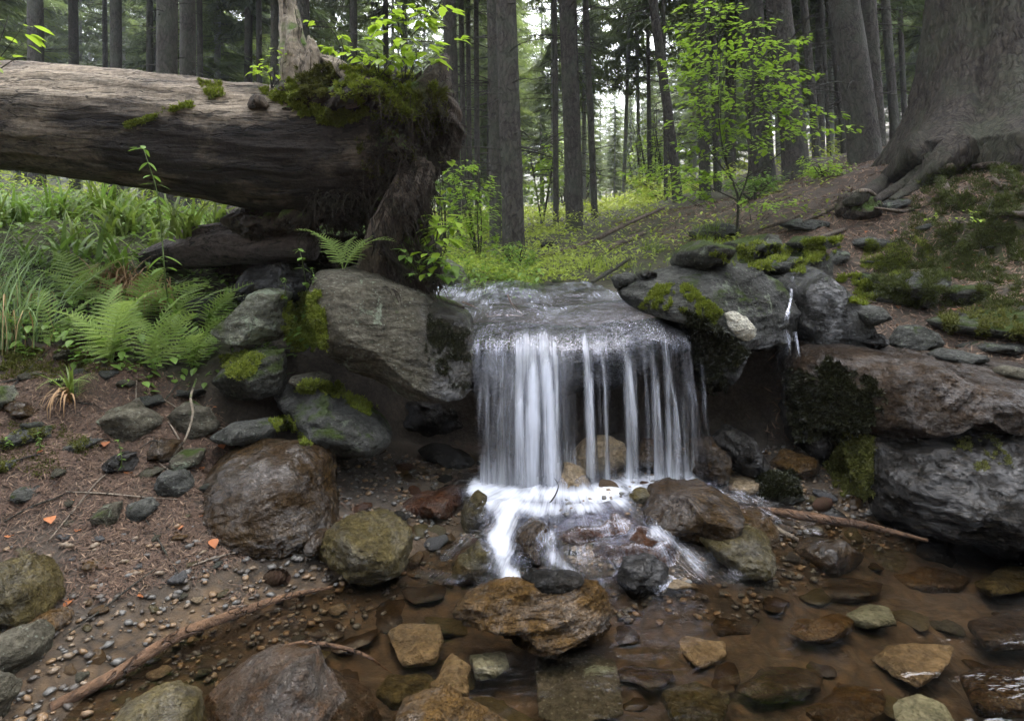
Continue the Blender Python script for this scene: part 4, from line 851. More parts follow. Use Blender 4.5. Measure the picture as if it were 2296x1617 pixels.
lump([(850,420),(930,330),(962,400),(958,500),(985,600),(1000,660),(930,655),(880,600),(845,520)], 2.8, .13, 'root_dark', 'root_mass', 75, .16, 5, strat=.1)
lump([(480,490),(540,465),(640,455),(720,470),(700,525),(600,535),(510,525)], 2.98, .2, 'root_dark', 'rotten_wood', 73, .1, 5)
lump([(640,160),(690,130),(740,140),(760,180),(730,215),(660,215)], 2.76, .1, 'root_dark', 'moss_clump', 74, .08, 4)
def root(pts, radii, mat, seed=1, rough=.45, sides=20, n=70, name='root', parent=log, org=LO):
    V, F = tube(px3(pts), radii, sides, n, rough=rough, s=seed, aniso=2.2, nscale=5); bvadd(V, F); return part(name, V, F, mat, parent, org)
root([(628,-90,2.75),(636,-30,2.75),(650,40,2.74),(662,100,2.72),(676,160,2.7),(700,215,2.72)], [.018,.028,.034,.05,.085,.11], 'root_pale', 1, .75, 28, 110)
root([(664,150,2.66),(655,95,2.66),(672,62,2.66)], [.05,.03,.012], 'root_pale', 2, .6)
root([(690,190,2.64),(700,120,2.64),(694,85,2.66)], [.05,.03,.012], 'root_pale', 3, .6)
root([(715,130,2.68),(760,150,2.6),(785,178,2.58),(800,215,2.6),(770,235,2.6)], [.02,.026,.03,.04,.02], 'root_pale', 4, .4)
root([(700,218,2.6),(745,210,2.56),(790,190,2.54),(840,205,2.54),(880,240,2.56),(930,270,2.6)], [.02,.026,.03,.034,.03,.02], 'root_dark', 5, .4)
root([(735,240,2.58),(780,215,2.52),(825,200,2.5),(850,225,2.52)], [.02,.03,.034,.02], 'root_dark', 6, .4)
root([(880,260,2.75),(940,230,2.7),(975,185,2.7),(992,148,2.72),(1000,128,2.74)], [.1,.09,.06,.035,.02], 'root_dark', 7, .7, 24)
root([(960,240,2.75),(1000,250,2.72),(1015,290,2.75),(985,330,2.78)], [.06,.05,.045,.03], 'root_dark', 8, .7, 24)
root([(930,340,2.72),(942,400,2.7),(945,460,2.72),(930,520,2.74)], [.05,.04,.035,.03], 'root_dark', 9, .6, 22)
root([(948,365,2.7),(925,430,2.66),(890,490,2.64),(862,540,2.66),(850,600,2.7)], [.05,.075,.085,.085,.1], 'root_brown', 10, .6, 28, 90)
root([(905,385,2.62),(880,440,2.6),(855,480,2.6),(830,500,2.62)], [.018,.028,.025,.01], 'root_brown', 11, .5)
root([(870,540,2.66),(900,590,2.62),(935,625,2.6),(965,650,2.58)], [.09,.07,.05,.03], 'root_dark', 12, .6, 24)
root([(560,240,2.62),(580,228,2.6),(600,240,2.6)], [.012,.03,.012], 'root_brown', 13, .4)
mb = MB()
for k in range(900):
    u0 = RG.uniform(690, 1010); v0 = RG.uniform(260, 470) if k % 3 else RG.uniform(170, 330)
    if u0 < 830: v0 = RG.uniform(430, 515)
    p, n_ = hit(u0, v0)
    if p is None or p[1] > 3.2: continue
    l = RG.uniform(.03, .14); d = np.array([RG.uniform(-.5, .6), RG.uniform(-.7, 0), RG.uniform(-1.2, .1)]); d /= np.linalg.norm(d)
    q = [p-d*.02, p+d*l*.35+RG.normal(size=3)*.012, p+d*l*.7+np.array([0, 0, -.02])+RG.normal(size=3)*.015, p+d*l+np.array([0, 0, -.04])+RG.normal(size=3)*.02]
    addt(mb, tube(q, [.003, .002, .0012, .0006], 4, 7), RG.random())
for k in range(420):
    u0 = RG.uniform(850, 990); v0 = RG.uniform(400, 655); p, n_ = hit(u0, v0)
    if p is None or p[1] > 3.2: continue
    l = RG.uniform(.04, .12); d = np.array([RG.uniform(-.2, .8), -.3, -1]); q = [p, p+d*l*.5+RG.normal(size=3)*.01, p+d*l+RG.normal(size=3)*.015]
    addt(mb, tube(q, [.003, .002, .0008], 4, 6), RG.random())
link('rootlets', mb.mesh('rootlets', M['rootlet'], True, LO), log)
rock([(420,520),(455,478),(540,470),(640,480),(740,490),(840,500),(880,560),(880,640),(760,640),(640,650),(500,640),(430,600)], 3.35, .22, 'root_dark', 'dark earth and stone packed under the fallen log', 6, name='earth_bank', cat='earth bank', rough=.12, strat=.12)
rock([(520,660),(560,600),(640,590),(720,600),(760,650),(700,680),(580,690)], 2.95, .16, 'rock_wet', 'dark stone in the shadow behind the lichen covered block', 5, snap=False, rough=.06)
low_log = empty('rotten_log', P(560, 590, 3.05), 'dark rotten log half buried under the big fallen log', 'log')
LL = np.array(low_log.location)
V, F = tube(px3([(330,585,3.25),(430,560,3.15),(520,548,3.05),(620,548,2.98),(705,552,2.92)]), [.06,.1,.1,.095,.06], 40, 90, rough=.3, s=4, aniso=3, nscale=5); part('trunk', V, F, 'log_low', low_log, LL); bvadd(V, F)
#@@PART3
# ------------------------------------------------------------------ spruces
def zh(x, y): return float(height(np.array([x]), np.array([y]))[0])
def needle_spray(mb, tree_h, h0, seed, dens=1., spread=1., fine=1., droop=1.):
    rg = np.random.default_rng(seed); h = h0; base = []; dirs = []; lens = []
    tk = MB()
    while h < tree_h-.3:
        f = (h-h0)/(tree_h-h0); L0 = (1-f)**.75*2.3*spread*(.55+.45*sst(0, .15, f))+.25
        for b in range(int(5*dens+rg.random())):
            az = rg.uniform(0, 2*np.pi); L = L0*rg.uniform(.55, 1.15); n = max(4, int(L*9))
            t = np.linspace(.12, 1, n); r = L*t; z = h+rg.uniform(-.2, .2)+L*(.18*t-droop*.55*t**1.6+.18*t**4)
            d = np.array([np.cos(az), np.sin(az), 0]); pnts = d[None]*r[:, None]; pnts[:, 2] = z; base.append(pnts); dirs.append(np.repeat([az], n)); lens.append(np.repeat([L], n)*(1.1-t))
            addt(tk, tube(pnts[::max(1, n//4)], [.02, .004], 3, 4, cap=False), 0)
        h += rg.uniform(.28, .5)
    B = np.concatenate(base); A = np.concatenate(dirs); LL_ = np.concatenate(lens)
    tri = np.array([[-.028, 0, 0], [.028, 0, 0], [.012, .6, -.05], [-.006, 1., -.14]]); TF = np.array([[0, 1, 2, 3]])
    for sgn in (-1, 1, 0, -1, 1, .3):
        k = len(B); sel = rg.random(k) < .95; n = sel.sum()
        az = A[sel]+sgn*rg.uniform(.6, 1.2, n)-np.pi/2; sc_ = (.16+.30*np.clip(LL_[sel], 0, 1.2))*rg.uniform(.6, 1.2, n)
        scatter(mb, tri*np.array([2.2/fine, 1, 1]), TF, B[sel]+rg.normal(size=(n, 3))*.04, rotm(az, -rg.uniform(-.1, .9, n)*droop, 0), sc_, np.clip(rg.normal(.5, .28, n), 0, 1))
    return tk
def trunk_tube(H, r, seed, lean=(0, 0), flare=.45, sides=12, n=40, stubs=0, s0=1.2, s1=8, slen=.5):
    rg = np.random.default_rng(seed); hs = np.linspace(0, 1, 9)**1.5; mb = MB()
    pts = [(lean[0]*t*H+.02*math.sin(seed+t*5)*H*.1, lean[1]*t*H, t*H-(.3 if t == 0 else 0)) for t in hs]
    def rf(t, th): return 1+flare*np.exp(-(t**1.0)*H/.35)*(1+.35*np.cos(th*4+seed)+.2*np.cos(th*7+seed*2))
    addt(mb, tube(pts, [r*1.08, r, r*.97, r*.93, r*.88, r*.8, r*.65, r*.42, r*.06], sides, n, rough=.07, s=seed, rfun=rf, cap=False), .5)
    for k in range(stubs):
        h = rg.uniform(s0, s1); az = rg.uniform(0, 6.28); l = rg.uniform(.1, 1)**1.5*slen; f = h/H
        c = np.array([lean[0]*h, lean[1]*h, h]); d = np.array([np.cos(az), np.sin(az), rg.uniform(-.35, .25)])
        addt(mb, tube([c+d*r*.6, c+d*(r+l*.5), c+d*(r+l)+np.array([0, 0, -.12*l])], [.011, .007, .002], 3, 4, cap=False), .2)
    return mb
CROWNS = []
for i, (h0, sp, dn, dr, mt) in enumerate([(3.5, 1.0, 1.0, 1., 'needles'), (6, 1.0, .9, 1.1, 'needles'), (9, 1.05, .9, 1.0, 'needles'), (.8, .8, 1.15, .8, 'needles_light'), (4.5, .9, .9, .9, 'needles_light')]):
    mb = MB(); tk = needle_spray(mb, 18, h0, 900+i, dn, sp, 1., dr); V, F = mb.get()
    cm = mesh('crown', V, F, M[mt], False, {'rnd': np.concatenate(mb.A)})
    CROWNS.append((cm, tk.mesh('limbs', M['bark_thin'])))
LIST = [(80,14,34,76,1),(165,18,22,165,1),(240,20,12,237,1),(266,15,26,262,1),(338,20,16,335,1),(374,9,46,372,2),(418,10.5,36,416,2),(447,17,14,447,1),(583,18,14,583,1),(617,16,20,619,1),(682,9,36,680,2),(868,20,14,862,1),(905,22,14,905,1),
 (1015,8.5,32,1003,2),(1040,16,13,1036,1),(1056,18,12,1052,1),(1075,17,13,1068,1),(1117,7.8,26,1104,2),(1152,6.6,50,1128,2),(1243,12,13,1240,1),(1285,9.5,38,1270,2),(1302,14,14,1290,1),(1338,12.5,15,1316,1),(1460,20,10,1450,1),(1524,10.5,22,1460,2),
 (1490,12,9,1483,1),(1577,9.5,26,1566,2),(1609,10.5,18,1598,1),(1716,9,56,1688,2),(1795,8.6,56,1748,2),(1835,12,18,1800,1),(1858,13,10,1838,1),(1892,12,14,1855,1),(1942,7.6,66,1893,2),(1972,8.6,36,1950,2),(2014,12,20,1988,1),
 (1310,26,11,1308,4),(1326,27,11,1326,4),(1395,24,9,1412,4),(1432,24,9,1430,4),(1748,20,14,1742,4),(1770,22,13,1764,4),(1866,21,12,1860,4),(1238,24,9,1236,4),(1555,23,9,1553,4),(1640,20,10,1632,4),(1905,18,9,1890,1),(2035,16,12,2020,1)]
NAMES = {0:'spruce trunk near the left picture edge above the log',1:'second spruce from the left above the fallen log',3:'spruce of a close pair above the left half of the log',2:'thin spruce of a close pair above the left half of the log',5:'thick dark spruce above the middle of the log',6:'spruce just right of the thick one above the log',
 10:'spruce standing right behind the upright pale root',13:'dark spruce directly behind the root plate tip',17:'brownish spruce touching the left side of the thick central spruce',18:'thickest dark spruce in the middle beside the meadow',19:'slim dark spruce at the left side of the meadow',20:'stout spruce in the middle of the fern meadow',
 22:'slim spruce right of the stout meadow spruce',24:'leaning spruce right of the sky gap',26:'spruce left of the bright green beech sapling',27:'slender spruce behind the beech sapling stem',28:'thick spruce behind the beech sapling crown',29:'thick spruce with a rusty scar right of the beech sapling',33:'thick tapering spruce left of the giant old trunk',34:'spruce tucked behind the thick tapering one',35:'slim spruce against the giant old trunk',30:'slim spruce between two thick ones on the right slope',32:'slim leaning spruce on the right slope'}
GR = 'tall spruces of the forest behind the stream'
def plant_tree(x, y, tm, crown, label, H, rz=0, sc=1., kind='spruce_tree', cat='tree', group=GR, mat=None):
    t = empty(kind, (x, y, zh(x, y)), label, cat, group); t.rotation_euler.z = rz; t.scale = (sc,)*3
    link('trunk', tm, t)
    if crown is not None:
        cm, lm = crown; k = H/18.
        cw = k*(1.35 if group.startswith('distant') else 1.); link('crown', cm, t, scale=(cw, cw, k)); link('limbs', lm, t, scale=(k, k, k))
    return t
for i, (ub, Y, wpx, ut, cr) in enumerate(LIST):
    x = (ub-CX)*Y/FPX; r = wpx*Y/FPX/2*.97; z0 = zh(x, Y); htop = CH+VH*Y/FPX-z0; lean = ((ut-ub)*Y/FPX/htop, 0)
    H = 17+3*((i*37) % 10)/10; far = Y > 17
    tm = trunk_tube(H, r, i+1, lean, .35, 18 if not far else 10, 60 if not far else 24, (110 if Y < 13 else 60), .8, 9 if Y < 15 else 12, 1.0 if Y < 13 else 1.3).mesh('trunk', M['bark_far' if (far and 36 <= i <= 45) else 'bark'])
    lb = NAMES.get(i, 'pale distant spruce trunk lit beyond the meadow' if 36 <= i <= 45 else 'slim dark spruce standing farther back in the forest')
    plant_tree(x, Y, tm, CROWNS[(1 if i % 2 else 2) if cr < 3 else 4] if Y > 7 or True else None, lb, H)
    # crown follows the lean
    for ch in C.objects[-1:]: pass
rg = np.random.default_rng(5)
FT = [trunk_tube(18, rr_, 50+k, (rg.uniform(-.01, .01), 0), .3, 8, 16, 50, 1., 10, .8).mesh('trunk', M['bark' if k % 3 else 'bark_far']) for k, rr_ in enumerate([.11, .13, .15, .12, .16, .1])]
placed = [((ub-CX)*Y/FPX, Y) for ub, Y, *_ in LIST]; cnt = 0
for _ in range(6000):
    if cnt >= 228: break
    Y = (14+66*rg.random()**1.25) if cnt < 110 else rg.uniform(28, 75); u = rg.uniform(-200, 2500); x = (u-CX)*Y/FPX
    if min(math.hypot(x-a, Y-b) for a, b in placed) < 1.3+Y*.022: continue
    H = rg.uniform(14, 21); z = zh(x, Y); gm_ = 0.7*FPX/Y if Y < 35 else 0; gap = 1235-gm_ < u < 1510+gm_
    vtop = VH-(z+H-CH)*FPX/Y
    if gap and Y < 24: continue
    if gap and vtop < 150+abs(u-1390)*-.9+rg.uniform(0, 60):
        H = (VH-(170-abs(u-1390)*.7+rg.uniform(0, 60)))*Y/FPX+CH-z
        if H < 5: continue
    if 1180 < u < 1290 and Y < 20: continue
    placed.append((x, Y)); cnt += 1
    ci = rg.choice([0, 1, 2, 3, 4], p=[.3, .2, .05, .25, .2]) if Y < 32 else rg.choice([0, 3, 4, 1], p=[.3, .35, .2, .15])
    t = plant_tree(x, Y, FT[int(rg.integers(6))], CROWNS[ci], 'distant spruce in the dim depth of the forest', 18, rg.uniform(0, 6.28), H/18., group='distant spruces filling the forest')
for u, Y, vt in [(1300,46,150),(1322,58,215),(1345,50,190),(1368,64,225),(1392,52,205),(1415,60,190),(1440,48,160),(1462,55,120),(1478,44,90),(1282,50,100)]:
    x = (u-CX)*Y/FPX; H = (VH-vt)*Y/FPX+CH-zh(x, Y); plant_tree(x, Y, FT[u % 6], CROWNS[3 if u % 2 else 0], 'small distant spruce whose tip stands in the sky gap', 18, u, H/18., group='spruces in the sky gap')
# giant old spruce on the right slope
bx, by = (2222-CX)*5.6/FPX, 5.6
gt = empty('old_spruce', (bx, by, zh(bx, by)), 'giant old spruce with flaring buttress roots at the upper right', 'tree', None); GO = np.array(gt.location)
n, sd_ = 330, 460; hh = np.concatenate([np.linspace(-1.1, 2.6, 290), np.linspace(2.65, 9, 40)]); th = np.linspace(0, 2*np.pi, sd_, endpoint=False)
HH, TH = np.meshgrid(hh, th, indexing='ij'); fl = np.exp(-np.clip(HH+.1, 0, 9)/.38)
lobe = .75*np.exp(-(np.angle(np.exp(1j*(TH-3.75)))/.33)**2)+.9*np.exp(-(np.angle(np.exp(1j*(TH-4.35)))/.3)**2)+.95*np.exp(-(np.angle(np.exp(1j*(TH-5.35)))/.34)**2)+.8*np.exp(-(np.angle(np.exp(1j*(TH-.3)))/.4)**2)+.5*np.exp(-(np.angle(np.exp(1j*(TH-1.8)))/.5)**2)
R = .46+.03*np.cos(TH*3)+.18*np.exp(-np.clip(HH, 0, 9)/.9)+(.14+.62*lobe)*fl+.13*lobe*np.exp(-np.clip(HH, 0, 9)/.9)
R = R*(1-.02*HH)-.16*np.exp(-(np.angle(np.exp(1j*(TH-4.85)))/.10)**2)*sst(1.1, .2, HH)-.06*np.exp(-(np.angle(np.exp(1j*(TH-4.0)))/.08)**2)*sst(3.5, .4, HH)
q = np.stack([np.cos(TH)*6, np.sin(TH)*6, HH*2.2], -1); R = R+.028*fbm(q, 4, 71); wq = .25*fbm(q*1.7, 3, 75); pl_ = ridged(np.stack([np.cos(TH)*13+wq, np.sin(TH)*13+wq, HH*3.4+wq], -1), 4, 72); R = R-.034*np.clip(pl_, 0, 1)**1.5+.012*fbm(np.stack([np.cos(TH)*40, np.sin(TH)*40, HH*22], -1), 3, 77)
V = np.stack([R*np.cos(TH), R*np.sin(TH), HH], -1).reshape(-1, 3); i = (np.arange(n-1)[:, None]*sd_+np.arange(sd_)[None]); j = np.arange(n-1)[:, None]*sd_+(np.arange(sd_)[None]+1) % sd_
F = np.stack([i, j, j+sd_, i+sd_], -1).reshape(-1, 4); part('trunk', V+GO, F, 'bark_big', gt, GO); bvadd(V+GO, F)
def gpts(l, off=0): 
    out = []
    for u, v in l:
        q, _ = hit(u, v); out.append(q+np.array([0, 0, off]))
    return out
for k, (pts, rr_) in enumerate([([(2080,330),(2030,375),(1985,410),(1935,440),(1890,458)], [.13,.1,.075,.05,.02]), ([(2110,360),(2060,400),(2010,425),(1960,450)], [.1,.08,.05,.02]), ([(2160,330),(2110,375),(2050,425),(2000,450)], [.13,.1,.06,.02])]):
    p = gpts(pts, .0); V, F = tube(p, rr_, 18, 70, rough=.35, s=30+k, aniso=2); part('root', V, F, 'bark_big', gt, GO); bvadd(V, F)
ock = (CROWNS[2][0], CROWNS[2][1]); link('crown', CROWNS[2][0], gt, scale=(1.3, 1.3, 1.2)); link('limbs', CROWNS[2][1], gt, scale=(1.3, 1.3, 1.2))
# exposed roots on the mossy mound
def troot(name, px, radii, mat, label, cat, group=None, off=.02, n=60, sides=14, rough=.3):
    p = gpts(px, off); V, F = tube(p, radii, sides, n, rough=rough, s=len(px)+int(px[0][0]) % 50, aniso=2)
    org = p[0]; me = mesh(name, V-org, F, M[mat], True, {'rnd': np.full(len(V), .5)}); o_ = link(name, me, None, org); bvadd(V, F); return tag(o_, label, cat, group)
RG_ = 'bare roots crossing the mossy mound'
troot('exposed_root', [(2165,382),(2125,384),(2112,410),(2122,440),(2145,475)], [.02,.028,.032,.03,.02], 'root_brown', 'bare hooked root curving down the left side of the mossy mound', 'root', RG_, .035)
troot('exposed_root', [(2180,385),(2230,380),(2265,400),(2300,445)], [.016,.024,.026,.022], 'root_brown', 'bare root arching over the top of the mossy mound', 'root', RG_, .035)
troot('exposed_root', [(2195,485),(2240,490),(2300,492)], [.014,.02,.02], 'root_brown', 'bare horizontal root across the middle of the mossy mound', 'root', RG_, .03)
troot('exposed_root', [(2235,385),(2230,410),(2245,430)], [.012,.014,.008], 'root_brown', 'short forked root at the top of the mossy mound', 'root', RG_, .03)
troot('exposed_root', [(2280,540),(2278,570),(2296,598)], [.007,.009,.007], 'twig', 'thin pale root on the dark lower side of the mound', 'root', RG_, .02)
for k, px in enumerate([[(1870,455),(1930,432),(1960,440),(1985,470)],[(1800,500),(1850,480),(1890,462)],[(1960,470),(2030,478),(2090,462)],[(1830,540),(1890,520),(1960,505)],[(1700,520),(1760,500),(1810,480)]]):
    troot('surface_root', px, [.006,.014,.012,.004], 'twig' if k in (0,) else 'root_brown', ['pale root looping over the dark root lump','surface root left of the dark root lump','surface root right of the dark root lump','surface root below the dark root lump','surface root near the beech sapling'][k], 'root', 'thin roots on the needle covered slope', .012)
# unseen spruces added around and behind the camera to block sky light
for i, (x, y, H) in enumerate([(-5,-3,17),(-3,-6.5,18),(0.5,-7.5,19),(3.5,-6,17),(6,-3,18),(-6.5,.5,18),(7,1,19),(-8,-6,20),(8,-7,20),(-4.5,2.8,17),(-1.5,-10,20),(3,-10.5,20)]):
    plant_tree(x, y, FT[i % 6], CROWNS[[0, 1, 3, 0][i % 4]], 'unseen spruce added behind the camera to block sky light', 18, i*1.3, H/18.*.75, group='added spruces behind the camera')
#@@PART4
# ------------------------------------------------------------------ plants
def leaf_tpl(w=.5, segs=5, lobes=0, fold=.12, droop=.12):
    """ovate pointed leaf of length 1 along y"""
    V = []; 
    for i in range(segs+1):
        t = i/segs; ww = w*math.sin(math.pi*min(1, t**.8))**.9*(1-.25*t)+.004
        if lobes: ww *= 1+lobes*(1 if i % 2 else -1)
        z = -droop*t*t
        V += [(-ww, t, z+fold*ww), (0, t, z), (ww, t, z+fold*ww)]
    F = []
    for i in range(segs):
        a = i*3; F += [(a, a+1, a+4, a+3), (a+1, a+2, a+5, a+4)]
    return np.array(V), np.array(F)
LEAF = leaf_tpl(.3); LEAF4 = leaf_tpl(.32, 4, .0, .2, .15); LEAFL = leaf_tpl(.34, 7, .16, .15, .2); LEAFN = leaf_tpl(.1, 5, 0, .1, .25)
def quadleaf(w=.28): return np.array([(0, 0, 0), (w, .45, .04), (0, 1, -.08), (-w, .45, .04)]), np.array([[0, 1, 2, 3]])
# ferns
def frond_mesh(seed, L=.34, pairs=17, mat='fern', finger=True):
    rg = np.random.default_rng(seed); mb = MB(); n = pairs+4
    t = np.linspace(0, 1, n); bend = rg.uniform(-.15, .15)
    px_ = bend*t*t*L; py_ = L*t*(1-.12*t*t); pz_ = L*(.42*t-.62*t**2.2)
    pts = np.stack([px_, py_, pz_], 1); addt(mb, tube(pts, [.0022, .0014, .0006], 4, n, cap=False), .3)
    lf = np.array([(0, 0, 0), (.2, .4, 0), (0, 1, -.05), (-.2, .4, 0)])*np.array([1.2, 1, 1]); LF = np.array([[0, 1, 2, 3]])
    pos = []; az = []; sc = []; tl = []
    for i in range(3, n-1):
        f = (i-3)/(n-4); pl = L*.3*(1-f)**.8*(.6+.4*min(1, f*5))+.008
        for sg in (-1, 1):
            a = sg*(1.3-.4*f)+bend; d = np.array([math.sin(a), math.cos(a), 0]); nrm = np.array([d[1], -d[0], 0]); m_ = max(5, int(pl/.006)); W = .0078*(.6+.4*pl/(L*.3)); Vp = []
            dz = rg.uniform(-.3, -.05)
            for k in range(m_+1):
                g = k/m_; ww = W*(1-g)**.55*(1. if k % 2 else .42)+.0006; c = pts[i]+d*pl*g*(1-.0*g)+np.array([0, 0, dz*pl*g*g-.0]); Vp += [c-nrm*ww+np.array([0, 0, .12*ww]), c, c+nrm*ww+np.array([0, 0, .12*ww])]
            Fp = []
            for k in range(m_): q_ = 3*k; Fp += [(q_, q_+1, q_+4, q_+3), (q_+1, q_+2, q_+5, q_+4)]
            mb.add(Vp, Fp, np.clip(rg.normal(.5, .15), 0, 1))
    return mb.mesh('frond', M[mat], False)
FR = [frond_mesh(k, .5, 16+k % 3*2) for k in range(4)]
def fern(p, size, n, label, az0=0, spread=6.28, up_=.5, seed=0):
    rg = np.random.default_rng(seed+33); t = empty('fern', p, label, 'fern', 'ferns on the left bank')
    for k in range(n):
        a = az0+spread*(k/n-.5)+rg.uniform(-.2, .2); s_ = size*.82*rg.uniform(.7, 1.15)
        o_ = link('frond', FR[int(rg.integers(4))], t, (0, 0, 0), (rg.uniform(up_-.15, up_+.5), rg.uniform(-.3, .3), a), (s_,)*3)
    return t
def hp(u, v, off=0.): q, n_ = hit(u, v); return q+np.array([0, 0, off])
for k, (u, v, Y, sz, n, az, spr, lb) in enumerate([
    (130, 720, 2.42, .75, 5, .5, 3.4, 'fern at the left end of the fern group'), (250, 735, 2.30, .85, 7, .1, 4.4, 'large fern in the middle of the fern group'), (345, 735, 2.36, .85, 6, -.2, 4.0, 'fern left of the tall nettle stalk foot'),
    (430, 715, 2.46, .75, 5, -.6, 3.4, 'fern spreading toward the lichen covered block'), (300, 650, 2.72, .95, 7, 0, 4.6, 'fern behind the large middle fern'), (170, 650, 2.75, .85, 6, .3, 4.2, 'fern half hidden at the back left of the group'),
    (175, 800, 2.2, .36, 4, -2.6, 2.6, 'small fern hanging low on the left bank'), (770, 610, 2.55, .72, 7, .2, 4.2, 'fern under the root plate beside the big gray boulder'), (540, 690, 2.62, .42, 2, 0, .8, 'single upright fern frond by the lichen covered block'),
    (460, 655, 2.72, .8, 5, -.9, 3.0, 'fern reaching right under the fallen log'), (390, 660, 2.7, .85, 5, .3, 4.0, 'fern behind the tall nettle stalk')]):
    p = np.array([(u-CX)*Y/FPX, Y, 0]); g_, _ = down(p[0], Y, 1.15 if k != 7 else .9); p[2] = g_[2]-.01 if g_ is not None else zh(p[0], Y)
    fern(p, sz, n, lb, az, spr, .8 if k not in (6,) else .1, k)
# stalk plants: a stem with leaves in pairs
def stalk(name, pts, size, npair, label, cat, leaf, mat, tpl=LEAF, group=None, rad=.002, start=.25, tilt=.3, seed=0, top=True, grow=(.7, .8)):
    rg = np.random.default_rng(seed+7); p = spline(pts, 40); org = p[0]; t = empty(name, org, label, cat, group)
    V, F = tube(pts, [rad, rad*.8, rad*.4], 6, 24); part('stem', V, F, 'leafstem', t, org)
    pos = []; az = []; tl = []; sc = []
    for k in range(npair):
        f = start+(1-start)*k/max(1, npair-1); q = p[int(f*39)]; a0 = (k % 2)*1.57+rg.uniform(-.4, .4)
        for d in (0, math.pi):
            pos.append(q); az.append(a0+d); tl.append(-rg.uniform(tilt-.35, tilt+.35)); sc.append(size*rg.uniform(*grow)*(1.15-.5*f))
    if top:
        for d in range(3): pos.append(p[-1]); az.append(rg.uniform(0, 6.28)); tl.append(rg.uniform(-.2, .6)); sc.append(size*.6)
    mb = MB(); scatter(mb, tpl[0], tpl[1], np.array(pos), rotm(np.array(az), np.array(tl), 0), np.array(sc)); link('foliage', mb.mesh('foliage', M[leaf], True, org), t)
    return t
M['leafstem'] = leaf_mat('green stem', (.10, .16, .05), .2, .6, .1)
def gp(u, v, Y=None):
    if Y is None: return hp(u, v, -.01)
    x = (u-CX)*Y/FPX; g_, _ = down(x, Y, 1.1); g_ = g_ if g_ is not None else (x, Y, zh(x, Y)); return np.array([x, Y, g_[2]-.01])
stalk('nettle', [gp(385,715), P(372,640,2.35), P(362,520,2.33), P(352,430,2.3), P(322,335,2.3)], .1, 13, 'tall thin nettle like stalk rising in front of the fallen log', 'plant', 'leaf_mid', None, LEAFN if False else leaf_tpl(.17, 5, 0, .1, .25), None, .003, .2, .15)
stalk('herb', [hp(640,690), P(640,640,2.45), P(636,625,2.44)], .03, 4, 'small four tiered herb left of the big gray boulder', 'plant', 'leaf_mid', None)
stalk('herb', [hp(690,660), P(680,600,2.42), P(672,560,2.42)], .055, 4, 'leafy herb stalk in front of the small fern', 'plant', 'leaf_mid', None)
for k, (u, v, h, lb) in enumerate([(88,1015,45,'little seedling growing between bank stones'),(270,1060,75,'trailing weed hanging over a dark bank stone'),(520,790,40,'small sprout on the mossy dark block'),(700,640,40,'seedling beside the moss cushion'),(20,1000,20,'tiny sprout at the left edge')]):
    q = hp(u, v); stalk('seedling', [q, q+np.array([.01, -.01, h*.5*q[1]/FPX]), q+np.array([0, -.01, h*q[1]/FPX])], .022, 5, lb, 'plant', 'leaf_mid', None, seed=k)
# grass tussocks
BL = []
for i in range(7):
    t = i/6; BL += [(-.5*(1-t)**.6-.0, t*.9, 0), (.5*(1-t)**.6, t*.9, 0)]
def blade_tpl(w, bend, segs=6):
    V = []
    for i in range(segs+1):
        t = i/segs; a = bend*t; ww = w*(1-t**2)*.5+.0008; V += [(-ww, math.sin(a)*t*.9, math.cos(a*.8)*t), (ww, math.sin(a)*t*.9, math.cos(a*.8)*t)]
    F = [(2*i, 2*i+1, 2*i+3, 2*i+2) for i in range(segs)]; return np.array(V), np.array(F)
def tussock(u, v, L, n, label, mat, w=.05, bend=1.0, spread=.02, Y=None, group=None, dead=0):
    q = gp(u, v, Y); t = empty('grass_tuft', q, label, 'grass tuft', group); mb = MB()
    for b in (bend*.6, bend, bend*1.5):
        k = n//3; B = blade_tpl(w, b); pos = q+np.c_[RG.normal(0, spread, k), RG.normal(0, spread, k), np.zeros(k)]
        scatter(mb, B[0], B[1], pos, rotm(RG.uniform(0, 6.28, k), RG.uniform(-.35, .35, k), 0), L*RG.uniform(.5, 1.1, k))
    link('blades', mb.mesh('blades', M[mat], True, q), t)
    if dead:
        mb = MB(); B = blade_tpl(w, 2.5); k = dead; pos = q+np.c_[RG.normal(0, spread, k), RG.normal(-.01, spread*.5, k), np.zeros(k)]
        scatter(mb, B[0], B[1], pos, rotm(RG.uniform(2.2, 4.1, k), RG.uniform(.2, .9, k), 0), L*RG.uniform(.6, 1, k)); link('dead_blades', mb.mesh('dead_blades', M['straw'], True, q), t)
tussock(160, 900, .15, 16, 'small bright grass tuft with pale dead blades on the left bank', 'grass', .085, .7, .004, dead=12)
tussock(400, 745, .16, 14, 'broad bladed sedge at the foot of the tall stalk', 'grass', .09, 1.1, .008)
tussock(15, 770, .42, 120, 'tall fine grass at the left edge of the picture', 'grass_blue', .012, .9, .05, dead=20)
tussock(-60, 700, .45, 110, 'fine grass clump beyond the left picture edge', 'grass_blue', .012, .9, .06)
tussock(60, 690, .3, 60, 'fine grass left of the ferns', 'grass_blue', .014, 1.0, .04, dead=16)
tussock(270, 560, .28, 40, 'bleached dead grass hanging under the fallen log', 'straw', .03, 2.0, .05, Y=2.95, dead=70)
tussock(330, 545, .28, 30, 'bleached dead grass in front of the rotten log', 'straw', .03, 2.2, .05, Y=2.9, dead=60)
tussock(1705, 505, .14, 22, 'yellow green grass tuft with dry roots beside the stone at the stream head', 'grass', .07, .9, .02, Y=4.4, dead=16)
